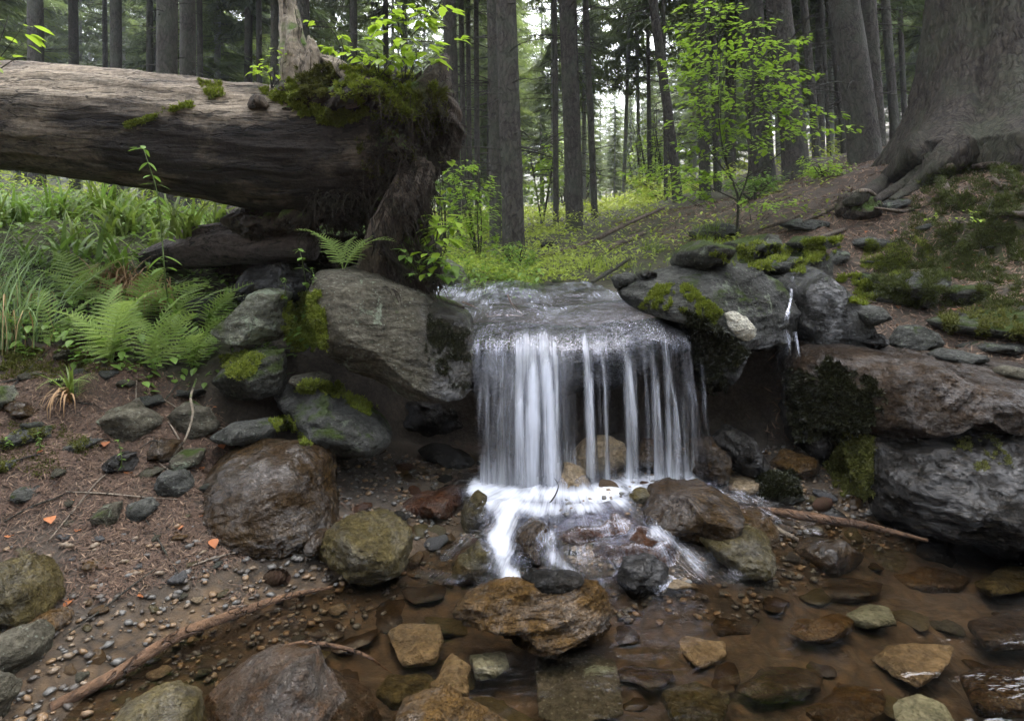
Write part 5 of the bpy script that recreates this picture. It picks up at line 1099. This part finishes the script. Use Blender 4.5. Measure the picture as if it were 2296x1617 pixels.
for k in range(44):   # broad woodrush under the log
    x = RG.uniform(-2.9, -1.5); y = RG.uniform(2.95, 4.3); u = CX+x*FPX/y
    tussock(u, 0, RG.uniform(.18, .34), 24, 'broad bladed woodrush clump in the green strip under the fallen log', 'grass' if k % 3 else 'leaf_mid', .075, 1.15, .04, Y=y, group='woodrush clumps seen under the fallen log')
for k in range(46):
    y = RG.uniform(3.85, 5.6); x = RG.uniform(-.5, 1.55)*y/4.4
    if -.35 < x < .4 and y < 4.05: continue
    if .25 < x/y*4.4 < .75 and y < 4.9: continue
    u = CX+x*FPX/y; tussock(u, 0, RG.uniform(.09, .19), 60, 'grass clump on the bank of the upper stream', 'grass' if k % 2 else 'grass_pale', .028, 1.0, .045, Y=y, group='grass clumps along the upper stream')
# meadow of ferns and herbs between the trunks
mb = MB(); QL = quadleaf(.2)
N = 95000; y = 4.6+30*RG.random(N)**2.0; x = (RG.uniform(-100, 1900, N)-CX)*y/FPX; dn = fbm(np.stack([x, y, x*0], 1)*.7, 3, 77)
ok = ((x/y > -.2) | (RG.random(N) < .12)) & (RG.random(N) < np.clip(.55+1.4*dn, .05, 1)) & ~((x > 1.3+.1*y) & (y < 12) & (RG.random(N) < .9)); x, y = x[ok], y[ok]; z = height(x, y)
hgt = RG.random(len(x))**1.5*np.clip(.12+.05*(y-5), .08, .4)
scatter(mb, QL[0], QL[1], np.stack([x, y, z+hgt], 1), rotm(RG.uniform(0, 6.28, len(x)), RG.uniform(-.7, .5, len(x)), 0), RG.uniform(.04, .10, len(x))*np.clip(y/8, .55, 2.3), np.clip(RG.normal(.5, .3, len(x)), 0, 1))
tag(link('meadow_greenery', mb.mesh('meadow_greenery', M['grass_pale'], False)), kind='stuff')
mb = MB(); N = 26000; y = 2.25+3.6*RG.random(N)**1.4; x = RG.uniform(-3.6, .2, N); ok = (height(x, y) > .44) & ~((x > -.9) & (y < 3.9)) & (RG.random(N) < .75); x, y = x[ok], y[ok]; z = height(x, y)
scatter(mb, LEAF4[0], LEAF4[1], np.stack([x, y, z+RG.random(len(x))**2*.14], 1), rotm(RG.uniform(0, 6.28, len(x)), RG.uniform(-.6, .4, len(x)), 0), RG.uniform(.015, .05, len(x)))
tag(link('ground_cover', mb.mesh('ground_cover', M['leaf_mid'], False)), kind='stuff')
# broadleaf saplings: stems forking into flat sprays of leaves
def sapling(name, label, stems, sprays, leafmat, size, seed, tpl=LEAF, rad=.012, jit=.035, dens=1., cat='sapling', group=None, lw=1., dz=.3):
    """stems: polylines in the world; sprays: (from point, to point, leaf count)"""
    rg = np.random.default_rng(seed); org = np.array(stems[0][0], float); t = empty(name, org, label, cat, group)
    for k, st in enumerate(stems):
        V, F = tube(st, [rad*(1 if k == 0 else .6), rad*.55*(1 if k == 0 else .7), rad*.18], 8, 30, rough=.15, s=k); part('stem', V, F, 'bark_thin', t, org)
    mb = MB(); tw = MB(); pos = []; az = []; tl = []; sc = []
    for a, b, n in sprays:
        a = np.array(a, float); b = np.array(b, float); d = b-a; L = np.linalg.norm(d); c = (a+b)/2+np.array([0, 0, L*.12])
        sp_ = spline([a, c, b], 12); addt(tw, tube(sp_, [rad*.28, rad*.12, .0007], 4, 8, cap=False), .3); base = math.atan2(d[1], d[0])-math.pi/2
        for k in range(int(n*dens)):
            f = rg.random()**.6; q = sp_[min(11, int(f*11.99))]; side = rg.choice([-1, 1]); off = rg.random()*jit*3*(1.1-f)+.005; aa = base+side*rg.uniform(.4, 1.3)
            dirv = np.array([-math.sin(aa), math.cos(aa), 0]); pos.append(q+dirv*off+np.array([0, 0, rg.normal()*jit*dz])); az.append(aa+rg.uniform(-.4, .4)); tl.append(rg.uniform(-.55, .15)); sc.append(size*rg.uniform(.6, 1.15))
    scatter(mb, tpl[0]*np.array([lw, 1, 1]), tpl[1], np.array(pos), rotm(np.array(az), np.array(tl), rg.uniform(-.3, .3, len(pos))), np.array(sc), np.clip(rg.normal(.5, .25, len(pos)), 0, 1))
    link('foliage', mb.mesh('foliage', M[leafmat], True, org), t); link('twigs', tw.mesh('twigs', M['bark_thin'], True, org), t); return t
# beech sapling, right of centre
YB = 5.0; b0 = gp(1650, 500, YB)
st = [[b0, P(1655,450,YB), P(1640,400,YB), P(1620,330,4.95), P(1610,240,4.9), P(1615,140,4.9), P(1610,20,4.9)], [P(1655,455,YB), P(1675,400,4.95), P(1685,330,4.9), P(1680,240,4.85), P(1690,120,4.8)],
      [P(1638,400,YB), P(1600,350,4.9), P(1570,300,4.85)], [P(1672,400,4.95), P(1730,360,4.85), P(1790,310,4.8)], [P(1655,450,YB), P(1600,425,5.0), P(1540,400,4.9)]]
rgb = np.random.default_rng(3); sp = []
for v, u0, u1, nn_ in [(20,1560,1640,3),(55,1530,1700,6),(95,1540,1790,8),(130,1525,1760,9),(165,1520,1800,10),(200,1520,1790,10),(235,1540,1800,9),(270,1540,1850,9),(295,1560,1890,8),(330,1540,1720,5),(395,1430,1600,7),(430,1450,1560,4),(460,1700,1780,3),(380,1500,1560,3)]:
    for k in range(nn_+1):
        u = (u0-45)+(u1-u0+85)*(k+.5)/(nn_+1)+rgb.uniform(-14, 14); y1 = YB-.1+rgb.uniform(-.55, .45); c = 1615 if u < 1650 else 1685
        a = P(c+(u-c)*.25, v+35, YB-.05); b = P(u, v+rgb.uniform(-10, 10), y1); sp.append((a, b, 26))
sapling('beech_sapling', 'bright green beech sapling with layered sprays of leaves on the right', st, sp, 'leaf_beech', .05, 4, LEAF4, .012, .06, 1., lw=1.2)
# leafy shoots on the root plate and beside it
def shoot(base, tips, n, size, label, seed, leafm='leaf_bright', tpl=LEAFL, Yj=.1):
    base = np.array(base); stems = [[base, (base+np.array(t_))/2+np.array([.02, 0, .02]), np.array(t_)] for t_ in tips]; sp = []
    rg = np.random.default_rng(seed)
    for t_ in tips:
        for k in range(n): f = rg.uniform(.35, 1); q = base+(np.array(t_)-base)*f; sp.append((q, q+np.array([rg.uniform(-.09, .09), rg.uniform(-.1, .06), rg.uniform(-.01, .05)]), 4))
    return sapling('leafy_shoot', label, stems, sp, leafm, size, seed, tpl, .004, .012, 1., 'plant', 'leafy shoots on and around the root plate')
shoot(P(905,200,2.7), [P(900,30,2.6), P(860,60,2.6), P(960,20,2.62), P(1015,85,2.6), P(935,110,2.55)], 4, .062, 'tall bright maple like shoot growing on top of the root plate', 1)
shoot(P(850,175,2.65), [P(815,75,2.6), P(790,120,2.55), P(880,130,2.5)], 4, .05, 'bright shoot left of the tall one on the root plate', 2)
shoot(P(770,160,2.7), [P(725,45,2.7), P(745,60,2.65)], 3, .045, 'small bright shoot near the upright pale root', 3)
shoot(P(905,100,2.7), [P(840,-20,2.6), P(940,-10,2.6), P(990,10,2.6)], 5, .06, 'leafy branch tips at the top edge above the root plate', 8)
shoot(P(610,200,2.75), [P(575,150,2.7), P(600,135,2.7), P(640,155,2.7)], 4, .035, 'little sprout in the crook of the log and the pale root', 4)
shoot(hp(965,640), [P(985,330,2.75), P(1000,480,2.7), P(960,420,2.7), P(990,540,2.65), P(960,590,2.62), P(1010,500,2.6)], 5, .06, 'bright leafy climber hanging right of the root plate', 5, 'leaf_bright', LEAF4)
shoot(hp(965,660), [P(940,560,2.62), P(985,590,2.6), P(975,620,2.58)], 6, .055, 'leafy plant at the foot of the root plate by the water', 6, 'leaf_mid', LEAF4)
shoot(P(-60,200,1.9), [P(20,35,1.9), P(30,90,1.85), P(60,120,1.9)], 3, .05, 'blurred bright leaves in the upper left corner', 7, 'leaf_bright', LEAF)
shoot(gp(1560,590,3.8), [P(1540,545,3.8), P(1590,550,3.8), P(1565,535,3.8)], 4, .04, 'small pale leafed shrub below the flat overhanging stone', 9, 'leaf_mid', LEAF4)
shoot(hp(2150,500), [P(2110,490,3.7), P(2165,480,3.7), P(2180,495,3.7)], 3, .03, 'tiny fresh seedling on the mossy mound', 10, 'leaf_bright', LEAF)
# shrubs of the understorey
def shrub(u, v, Y, w, h, n, size, label, mat, seed, name='shrub', group='light green understorey shrubs', tpl=None):
    rg = np.random.default_rng(seed); b = np.array([(u-CX)*Y/FPX, Y, 0]); b[2] = zh(b[0], Y)-.02; W = w*Y/FPX/2; H = h*Y/FPX; stems = []; sp = []
    for k in range(5):
        a = rg.uniform(0, 6.28); tp = b+np.array([math.cos(a)*W*.6, math.sin(a)*W*.5, H*rg.uniform(.7, 1)]); stems.append([b, (b+tp)/2+rg.normal(size=3)*.05*W, tp])
    for k in range(n):
        st_ = stems[rg.integers(5)]; f = rg.uniform(.15, 1); q = st_[0]+(st_[2]-st_[0])*f; a = rg.uniform(0, 6.28); l = W*rg.uniform(.3, .8)*(1.1-.5*f); sp.append((q, q+np.array([math.cos(a)*l, math.sin(a)*l, l*rg.uniform(-.1, .5)]), 22))
    return sapling(name, label, stems, sp, mat, size, seed, tpl or (quadleaf(.3)), .012*Y/5, .05*Y/5, 1., 'shrub', group, 1., .5)
shrub(1075, 575, 5.6, 170, 250, 46, .055, 'light green bush right of the root plate in front of the trunks', 'leaf_beech', 1)
shrub(1000, 600, 6.4, 150, 240, 30, .06, 'bush behind the root plate', 'leaf_mid', 2)
shrub(1215, 545, 13, 110, 210, 40, .11, 'pale green young tree right of the thick central spruce', 'leaf_beech', 3)
shrub(1110, 560, 9, 120, 120, 26, .07, 'low bush at the foot of the thick central spruce', 'leaf_mid', 4)
shrub(1160, 590, 5.2, 120, 70, 18, .045, 'twiggy low bush before the thick central spruce', 'leaf_mid', 5)
shrub(1690, 470, 6.8, 150, 55, 26, .06, 'low leafy growth at the foot of the trunks by the beech sapling', 'leaf_mid', 6)
shrub(1850, 445, 6.5, 130, 40, 26, .05, 'low leafy growth before the thick tapering spruce', 'leaf_beech', 7)
shrub(1480, 500, 15, 150, 60, 26, .12, 'pale meadow bush right of the sky gap', 'grass_pale', 8)
for k in range(10):
    shrub(RG.uniform(1180, 1500) if k % 2 else RG.uniform(200, 1000), 0, RG.uniform(16, 30), 120, RG.uniform(80, 220), 26, .17, 'distant light green bush beyond the meadow', 'leaf_beech' if k % 2 else 'grass_pale', 20+k)
#@@PART5
# ------------------------------------------------------------------ moss, litter, sticks
def orient(n_, az, lean):
    """matrices taking local z to the (randomly leaned) normals"""
    n_ = np.asarray(n_, float)+RG.normal(size=(len(n_), 3))*lean; n_ /= np.linalg.norm(n_, axis=1)[:, None]
    a = np.where(abs(n_[:, 2:3]) < .9, np.array([[0, 0, 1.]]), np.array([[1., 0, 0]])); x = np.cross(a, n_); x /= np.linalg.norm(x, axis=1)[:, None]; y = np.cross(n_, x)
    c, s = np.cos(az)[:, None], np.sin(az)[:, None]; return np.stack([x*c+y*s, -x*s+y*c, n_], -1)
def star(nb=6, w=.16, up=.55):
    V = []; F = []
    for k in range(nb):
        a = k*2*math.pi/nb+(k % 2)*.2; c, s = math.cos(a), math.sin(a); e = up*(1 if k % 2 else .6); i = len(V)
        V += [(-s*w*.3, c*w*.3, -.15), (s*w*.3, -c*w*.3, -.15), (c*.5+s*w*.5, s*.5-c*w*.5, e*.75), (c*.75, s*.75, e), (c*.5-s*w*.5, s*.5+c*w*.5, e*.75)]; F.append((i, i+1, i+2, i+3)); F.append((i, i+3, i+4, i))
    V.append((0, 0, .9)); return np.array(V[:-1]), np.array([f for f in F if len(set(f)) == 4])
STAR = star(); MOSSB = star(4, .5, 1.0)
def inpoly(pts, poly):
    x, y = pts.T; c = np.zeros(len(x), bool); p = poly
    for (x0, y0), (x1, y1) in zip(p, p[1:]+p[:1]):
        k = ((y0 > y) != (y1 > y)) & (x < (x1-x0)*(y-y0)/((y1-y0) or 1e-9)+x0); c ^= k
    return c
def moss(poly, n, size, mat, parent=None, tpl=MOSSB, lean=.35, thr=-9., upbias=.4, label=None, name='moss', seed=0, ymax=99, nz=-1.):
    p = np.array(poly, float); lo, hi = p.min(0), p.max(0); q = RG.uniform(lo, hi, (n*3, 2)); q = q[inpoly(q, [tuple(a) for a in poly])][:n]
    f = fbm(np.c_[q/38., np.full(len(q), seed*3.7)], 3, 90); rng_ = max(8., min(hi-lo)*.28); dist = polyd(q, [tuple(a) for a in poly]+[tuple(poly[0])])/rng_; f = f+.35*vnoise(np.c_[q/9., q[:, :1]*0], seed); q = q[(f > thr) & (f+.9*dist > .10+RG.normal(0, .08, len(q)))]; P_ = []; N_ = []
    for u, v in q:
        h_, m_ = hit(u, v)
        if h_ is None or h_[1] > ymax or m_[2] < nz: continue
        P_.append(h_); N_.append(m_*(1-upbias)+np.array([0, -.1, 1])*upbias)
    if not P_: return
    P_ = np.array(P_); k = len(P_); mb = MB(); org = np.array(parent.matrix_world.translation if False else parent.location) if parent else P_.mean(0)
    scatter(mb, tpl[0], tpl[1], P_, orient(N_, RG.uniform(0, 6.28, k), lean), size*RG.uniform(.5, 1.2, k)*(P_[:, 1]/2.6)**.3)
    o_ = link(name, mb.mesh(name, M[mat], False, org), parent, (0, 0, 0) if parent else org)
    if not parent: tag(o_, label, None, None, 'stuff')
    return o_
tree()
# on the log and the root plate
moss([(575,200),(640,195),(720,240),(800,255),(820,240),(830,258),(760,285),(700,275),(640,245)], 3800, .014, 'moss', log, seed=1)
moss([(255,285),(330,262),(380,240),(430,228),(435,245),(380,258),(330,275),(262,297)], 1500, .012, 'moss', log, seed=2, thr=-.25)
moss([(440,178),(495,182),(505,215),(470,225)], 500, .010, 'moss', log, seed=3, thr=-.1)
moss([(660,150),(740,140),(770,190),(720,220),(670,215)], 1500, .014, 'moss_dark', log, seed=4, thr=-.2)
moss([(760,150),(900,150),(980,190),(960,260),(860,290),(800,230),(740,215)], 3600, .016, 'moss', log, seed=5, thr=-.05)
moss([(840,200),(1000,200),(1010,300),(930,330),(850,300)], 2600, .016, 'moss_dark', log, seed=6, thr=-.1)
moss([(640,170),(660,165),(690,230),(640,210)], 500, .012, 'moss', log, seed=7)
moss([(790,270),(900,260),(950,330),(900,420),(820,400),(800,330)], 1200, .014, 'moss_dark', log, seed=8, thr=.1)
# cushions and mats
moss([(630,665),(720,650),(730,700),(740,790),(650,790),(625,740)], 3800, .013, 'moss', None, label='thick green moss cushion between the lichen block and the big boulder', seed=9, upbias=.3, ymax=3.3)
moss([(680,850),(760,855),(860,920),(830,935),(740,890),(660,880)], 1600, .011, 'moss', None, label='moss on the wedge rock under the big flat boulder', seed=10, thr=-.2, ymax=3)
moss([(490,800),(560,785),(600,800),(560,850),(510,850)], 900, .010, 'moss', None, label='moss on the dark block', seed=11, thr=-.05, ymax=2.8)
moss([(0,780),(240,780),(300,830),(120,850),(0,850)], 3600, .014, 'moss_dark', None, label='dark moss under the ferns on the left bank', seed=12, thr=-.2, ymax=3.2)
moss([(0,930),(120,940),(220,1000),(120,1080),(0,1060)], 1500, .011, 'moss_dark', None, label='moss among the stones of the left bank', seed=13, thr=-.05, ymax=2.6)
moss([(600,940),(650,930),(700,1000),(640,1000)], 700, .01, 'moss', None, label='moss beside the wedge rock', seed=14, thr=-.1, ymax=2.8)
moss([(1470,640),(1540,635),(1620,700),(1600,730),(1540,700),(1430,690)], 3200, .011, 'moss', None, label='bright moss on the rounded right boulder', seed=15, thr=-.12, ymax=3.4, upbias=.5)
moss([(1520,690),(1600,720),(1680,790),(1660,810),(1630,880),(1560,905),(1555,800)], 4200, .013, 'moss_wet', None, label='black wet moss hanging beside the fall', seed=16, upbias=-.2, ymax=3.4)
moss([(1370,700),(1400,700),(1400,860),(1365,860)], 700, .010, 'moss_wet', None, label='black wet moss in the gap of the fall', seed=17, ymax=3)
moss([(960,700),(1060,715),(1065,870),(1010,870),(950,800)], 2600, .008, 'moss_wet', None, label='wet algae on the boulder beside the fall', seed=18, thr=-.1, ymax=3, upbias=-.1)
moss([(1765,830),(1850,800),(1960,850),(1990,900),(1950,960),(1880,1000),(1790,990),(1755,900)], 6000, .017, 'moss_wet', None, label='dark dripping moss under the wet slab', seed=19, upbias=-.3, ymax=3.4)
moss([(1900,960),(1960,980),(1960,1120),(1880,1120),(1850,1040)], 2600, .016, 'moss_dark', None, label='moss on the edge of the huge black boulder', seed=20, upbias=0, ymax=3.2)
moss([(2120,985),(2230,970),(2280,1050),(2180,1060)], 900, .009, 'moss_dark', None, label='sparse moss on top of the huge black boulder', seed=21, thr=-.05, ymax=3.2)
moss([(2060,400),(2120,370),(2300,370),(2300,700),(2150,700),(2060,690),(1950,660),(1940,560),(2030,500)], 13000, .030, 'moss_mound', None, STAR, label='deep green star moss covering the mound on the right', seed=22, upbias=.5, ymax=6, thr=-.16)
moss([(1940,540),(2070,520),(2100,600),(2000,620),(1930,600)], 2500, .022, 'moss', None, STAR, label='yellow green moss tussock on the right bank', seed=23, upbias=.6, ymax=6, thr=-.2)
moss([(1800,540),(1890,530),(1880,580),(1820,590),(1790,560)], 1500, .018, 'moss', None, label='moss tuft above the right boulders', seed=24, upbias=.6, ymax=5, thr=-.2)
moss([(1870,620),(1960,610),(1980,690),(1900,680)], 1600, .018, 'moss', None, label='moss patches between the rocks of the right bank', seed=25, upbias=.6, ymax=5, thr=-.05)
moss([(1590,570),(1700,540),(1850,570),(1860,620),(1650,600)], 2200, .014, 'moss', None, label='thin moss on the layered rock', seed=26, upbias=.6, ymax=5, thr=.05)
moss([(2100,690),(2296,690),(2296,770),(2120,750)], 1800, .018, 'moss_dark', None, label='moss on the long layered ledge', seed=27, upbias=.5, ymax=5, thr=.0)
moss([(1690,1060),(1790,1055),(1800,1110),(1700,1125)], 1500, .012, 'moss_wet', None, label='moss on the round stone in the right hollow', seed=28, ymax=3)
# needle litter
mb = MB(); NT_ = np.array([(-.5, 0, 0), (0, .05, .02), (.5, 0, .0), (0, -.05, .0)]); NF = np.array([[0, 3, 2, 1]])
def litter(N, xr, yr, ln, cond=lambda x, y, z: True, thr=0.):
    x = RG.uniform(*xr, N); y = RG.uniform(*yr, N); z = height(x, y); f = litter_zone(x, y, z)+.5*fbm(np.stack([x*4, y*4, x*0], 1), 3, 55); ok = (f > .25+thr+RG.random(N)*.5) & cond(x, y, z); x, y, z = x[ok], y[ok], z[ok]
    e = .01; nx_ = -(height(x+e, y)-z)/e; ny_ = -(height(x, y+e)-z)/e; nn_ = np.stack([nx_, ny_, np.ones(len(x))], 1)
    scatter(mb, NT_*np.array([1, 1.4, 1]), NF, np.stack([x, y, z+.004+RG.random(len(x))*.006], 1), orient(nn_, RG.uniform(0, 6.28, len(x)), .22), RG.uniform(.5, 1.3, len(x))*ln, np.clip(RG.normal(.5, .33, len(x)), 0, 1))
litter(70000, (-1.75, -.4), (1.45, 2.35), .02)
litter(26000, (1.0, 3.6), (2.6, 4.6), .032, thr=-.1)
litter(22000, (1.4, 7), (4.4, 9), .05, thr=-.1)
tag(link('needle_litter', mb.mesh('needle_litter', M['litter'], False)), kind='stuff')
mb = MB(); litter(9000, (-1.75, -.4), (1.45, 2.4), .022); litter(14000, (1.0, 3.8), (2.6, 5.), .05, thr=-.15); litter(9000, (1.4, 7), (4.4, 9), .08, thr=-.15); tag(link('dry_needles', mb.mesh('dry_needles', M['debris'], False)), kind='stuff')
mb = MB(); x = RG.uniform(-1.6, 3, 900); y = RG.uniform(1.5, 4.5, 900); z = height(x, y); ok = (litter_zone(x, y, z) > .35); x, y, z = x[ok][:170], y[ok][:170], z[ok][:170]
scatter(mb, LEAF4[0]*np.array([1.6, 1, 1.8]), LEAF4[1], np.stack([x, y, z+.008], 1), rotm(RG.uniform(0, 6.28, len(x)), RG.uniform(-.4, .4, len(x)), 0), RG.uniform(.015, .035, len(x)))
tag(link('leaf_litter', mb.mesh('leaf_litter', M['leaf_dead'], False)), kind='stuff')
# sticks and twigs
def stick(name, pts, radii, mat, label, cat, group=None, n=60, sides=12, rough=.18, seed=1):
    V, F = tube(pts, radii, sides, n, rough=rough, s=seed, aniso=3); org = np.array(pts[0], float)
    return tag(link(name, mesh(name, V-org, F, M[mat], True, {'rnd': np.full(len(V), .4)}), None, org), label, cat, group)
stick('stick', [PZ(112,1588,.012), PZ(260,1510,.02), PZ(400,1425,.026), PZ(520,1378,.026), PZ(640,1338,.02), PZ(745,1316,.012)], [.011,.013,.013,.012,.009,.004], 'stick', 'long peeled reddish stick lying half in the shallows', 'stick', None, 90, 16, .22)
stick('twig', [PZ(628,1450,-.005), PZ(680,1440,.004), PZ(760,1450,.004), PZ(820,1470,0), PZ(878,1508,-.01)], [.001,.004,.005,.004,.001], 'stick', 'thin orange twig just under the water right of the stick', 'twig')
stick('branch', [PZ(1690,1140,.03), PZ(1760,1150,.06), PZ(1850,1165,.07), PZ(1950,1180,.05), PZ(2080,1212,.02)], [.008,.014,.015,.011,.005], 'stick', 'long brown branch lying under the huge black boulder', 'branch', None, 60)
stick('twig', [PZ(1700,1155,.03), PZ(1740,1185,.025), PZ(1790,1210,.01)], [.006,.01,.005], 'twig', 'short pale twig under the long branch', 'twig')
stick('twig', [hp(1212,1150), P(1240,1118,2.2), P(1252,1090,2.2), P(1243,1072,2.2)], [.0028,.003,.002,.001], 'bark_thin', 'bent black twig standing in the white foam', 'twig')
stick('twig', [P(1180,1292,1.93), P(1195,1262,1.95), P(1218,1222,1.98)], [.0028,.0024,.001], 'bark_thin', 'black twig in front of the lower white chute', 'twig')
stick('twig', [P(1365,1325,1.86), P(1385,1300,1.88)], [.003,.002], 'bark_thin', 'short black twig at the foot of the cascade', 'twig')
stick('bare_root', [hp(440,850), P(428,890,2.15), P(432,930,2.1), P(415,985,2.05), hp(388,1022)], [.003,.004,.004,.003,.002], 'root_pale', 'thin black and white root hanging down the left bank', 'root')
stick('twig', [P(1038,678,3.1), P(1065,690,3.0), P(1095,708,2.9)], [.004,.004,.003], 'stick', 'reddish twig at the left edge of the upper stream', 'twig')
stick('twig', [P(1138,662,3.2), P(1150,685,3.1), P(1172,706,2.95)], [.003,.004,.003], 'stick', 'reddish twig crossing the middle of the upper stream', 'twig')
stick('twig', [P(1090,711,2.85), P(1130,707,2.85), P(1170,709,2.85)], [.003,.004,.003], 'twig', 'pale twig lying along the brink of the fall', 'twig')
stick('bark_piece', [P(955,662,2.75), P(985,672,2.7), P(1015,682,2.7), P(1042,690,2.7)], [.008,.018,.016,.006], 'root_dark', 'dark piece of bark between the big boulder and the stream', 'bark')
stick('fallen_pole', [(x_, y_, zh(x_, y_)+h_) for x_, y_, h_ in [(.2,6.3,.05),(.8,6.9,.12),(1.3,7.3,.16),(1.9,7.8,.14)]], [.02,.028,.026,.018], 'root_brown', 'thin dead pole lying across the meadow', 'fallen pole')
stick('fallen_pole', [(x_, y_, zh(x_, y_)+h_) for x_, y_, h_ in [(.7,5.6,.03),(1.0,6.1,.07),(1.4,6.6,.08)]], [.02,.034,.024], 'root_brown', 'short thick dead pole in front of the long one on the meadow', 'fallen pole')
stick('fallen_pole', [(x_, y_, zh(x_, y_)+h_) for x_, y_, h_ in [(.55,4.3,.04),(.72,4.6,.06),(.95,5.0,.06)]], [.012,.016,.012], 'bark_thin', 'thin dark pole beside the upper stream', 'fallen pole')
for k in range(46):
    right = k % 2; x = RG.uniform(1.2, 3.2) if right else RG.uniform(-1.7, -.75); y = RG.uniform(2.9, 5.4) if right else RG.uniform(1.6, 2.4); a = RG.uniform(0, 3.14); l = RG.uniform(.05, .16)*(1.6 if right else 1)
    pts = [(x+math.cos(a)*l*f, y+math.sin(a)*l*f) for f in (-1, -.3, .4, 1)]; pts = [(px1, py1, zh(px1, py1)+.008+RG.uniform(0, .008)) for px1, py1 in pts]
    stick('twig', pts, [.0015, .003, .0025, .001], 'bark_thin' if k % 3 else 'twig', 'small dry twig on the needle covered right slope' if right else 'small dry twig on the needle covered left bank', 'twig', 'dry twigs on the right slope' if right else 'dry twigs on the left bank', 14, 5)
def cone(loc, L, rot, label):
    mb = MB(); S = np.array([(-.5, 0, 0), (.5, 0, 0), (.35, .9, .25), (0, 1.15, .2), (-.35, .9, .25)]); SF = np.array([[0, 1, 2, 3], [0, 3, 4, 0]])[:1]; SF = np.array([[0, 1, 2, 3]]); pos = []; MM = []; sc = []
    V, F = ico(3); mb.add(V*np.array([.28, .28, .5])*L*.95, F, .1); n = 90
    for k in range(n):
        f = (k+.5)/n; z = (f-.5); r = .30*math.sin(math.pi*min(1, f*.92+.06))**.7; a = k*2.39996
        o_ = np.array([math.cos(a), math.sin(a), 0]); t_ = np.array([0, 0, 1.]); y_ = t_*.9+o_*.42; y_ /= np.linalg.norm(y_); x_ = np.cross(y_, o_); x_ /= np.linalg.norm(x_); z_ = np.cross(x_, y_)
        pos.append((o_*r*.9+t_*z)*L); MM.append(np.stack([x_, y_, z_], -1)); sc.append(L*.15)
    SV = np.array([(-.5, 0, 0), (.5, 0, 0), (.42, .8, .1), (-.42, .8, .1)]); scatter(mb, SV, SF, np.array(pos), np.array(MM), np.array(sc))
    return tag(link('spruce_cone', mb.mesh('spruce_cone', M['cone'], False), None, loc, rot), label, 'spruce cone')
cone(PZ(615, 1298, .02), .085, (1.35, .3, 1.2), 'dark wet spruce cone lying on the wet gravel shore')
cone(PZ(1842, 1132, .06), .075, (1.4, -.3, 1.9), 'brown spruce cone between wet stones under the black boulder')
# ------------------------------------------------------------------ moist air
def haze(dens):
    b = bmesh.new(); bmesh.ops.create_cube(b, size=1); me = bpy.data.meshes.new('haze'); b.to_mesh(me); b.free()
    o_ = bpy.data.objects.new('haze', me); C.objects.link(o_); o_.scale = (330, 262, 90); o_.location = (0, 84, 43); tag(o_, kind='stuff')
    m = bpy.data.materials.new('haze'); m.use_nodes = True; t = m.node_tree; t.nodes.clear(); v = t.nodes.new('ShaderNodeVolumePrincipled'); o2 = t.nodes.new('ShaderNodeOutputMaterial')
    v.inputs['Density'].default_value = dens; v.inputs['Color'].default_value = (.86, .92, 1, 1); v.inputs['Anisotropy'].default_value = .2; t.links.new(v.outputs[0], o2.inputs['Volume']); me.materials.append(m)
haze(.0013)
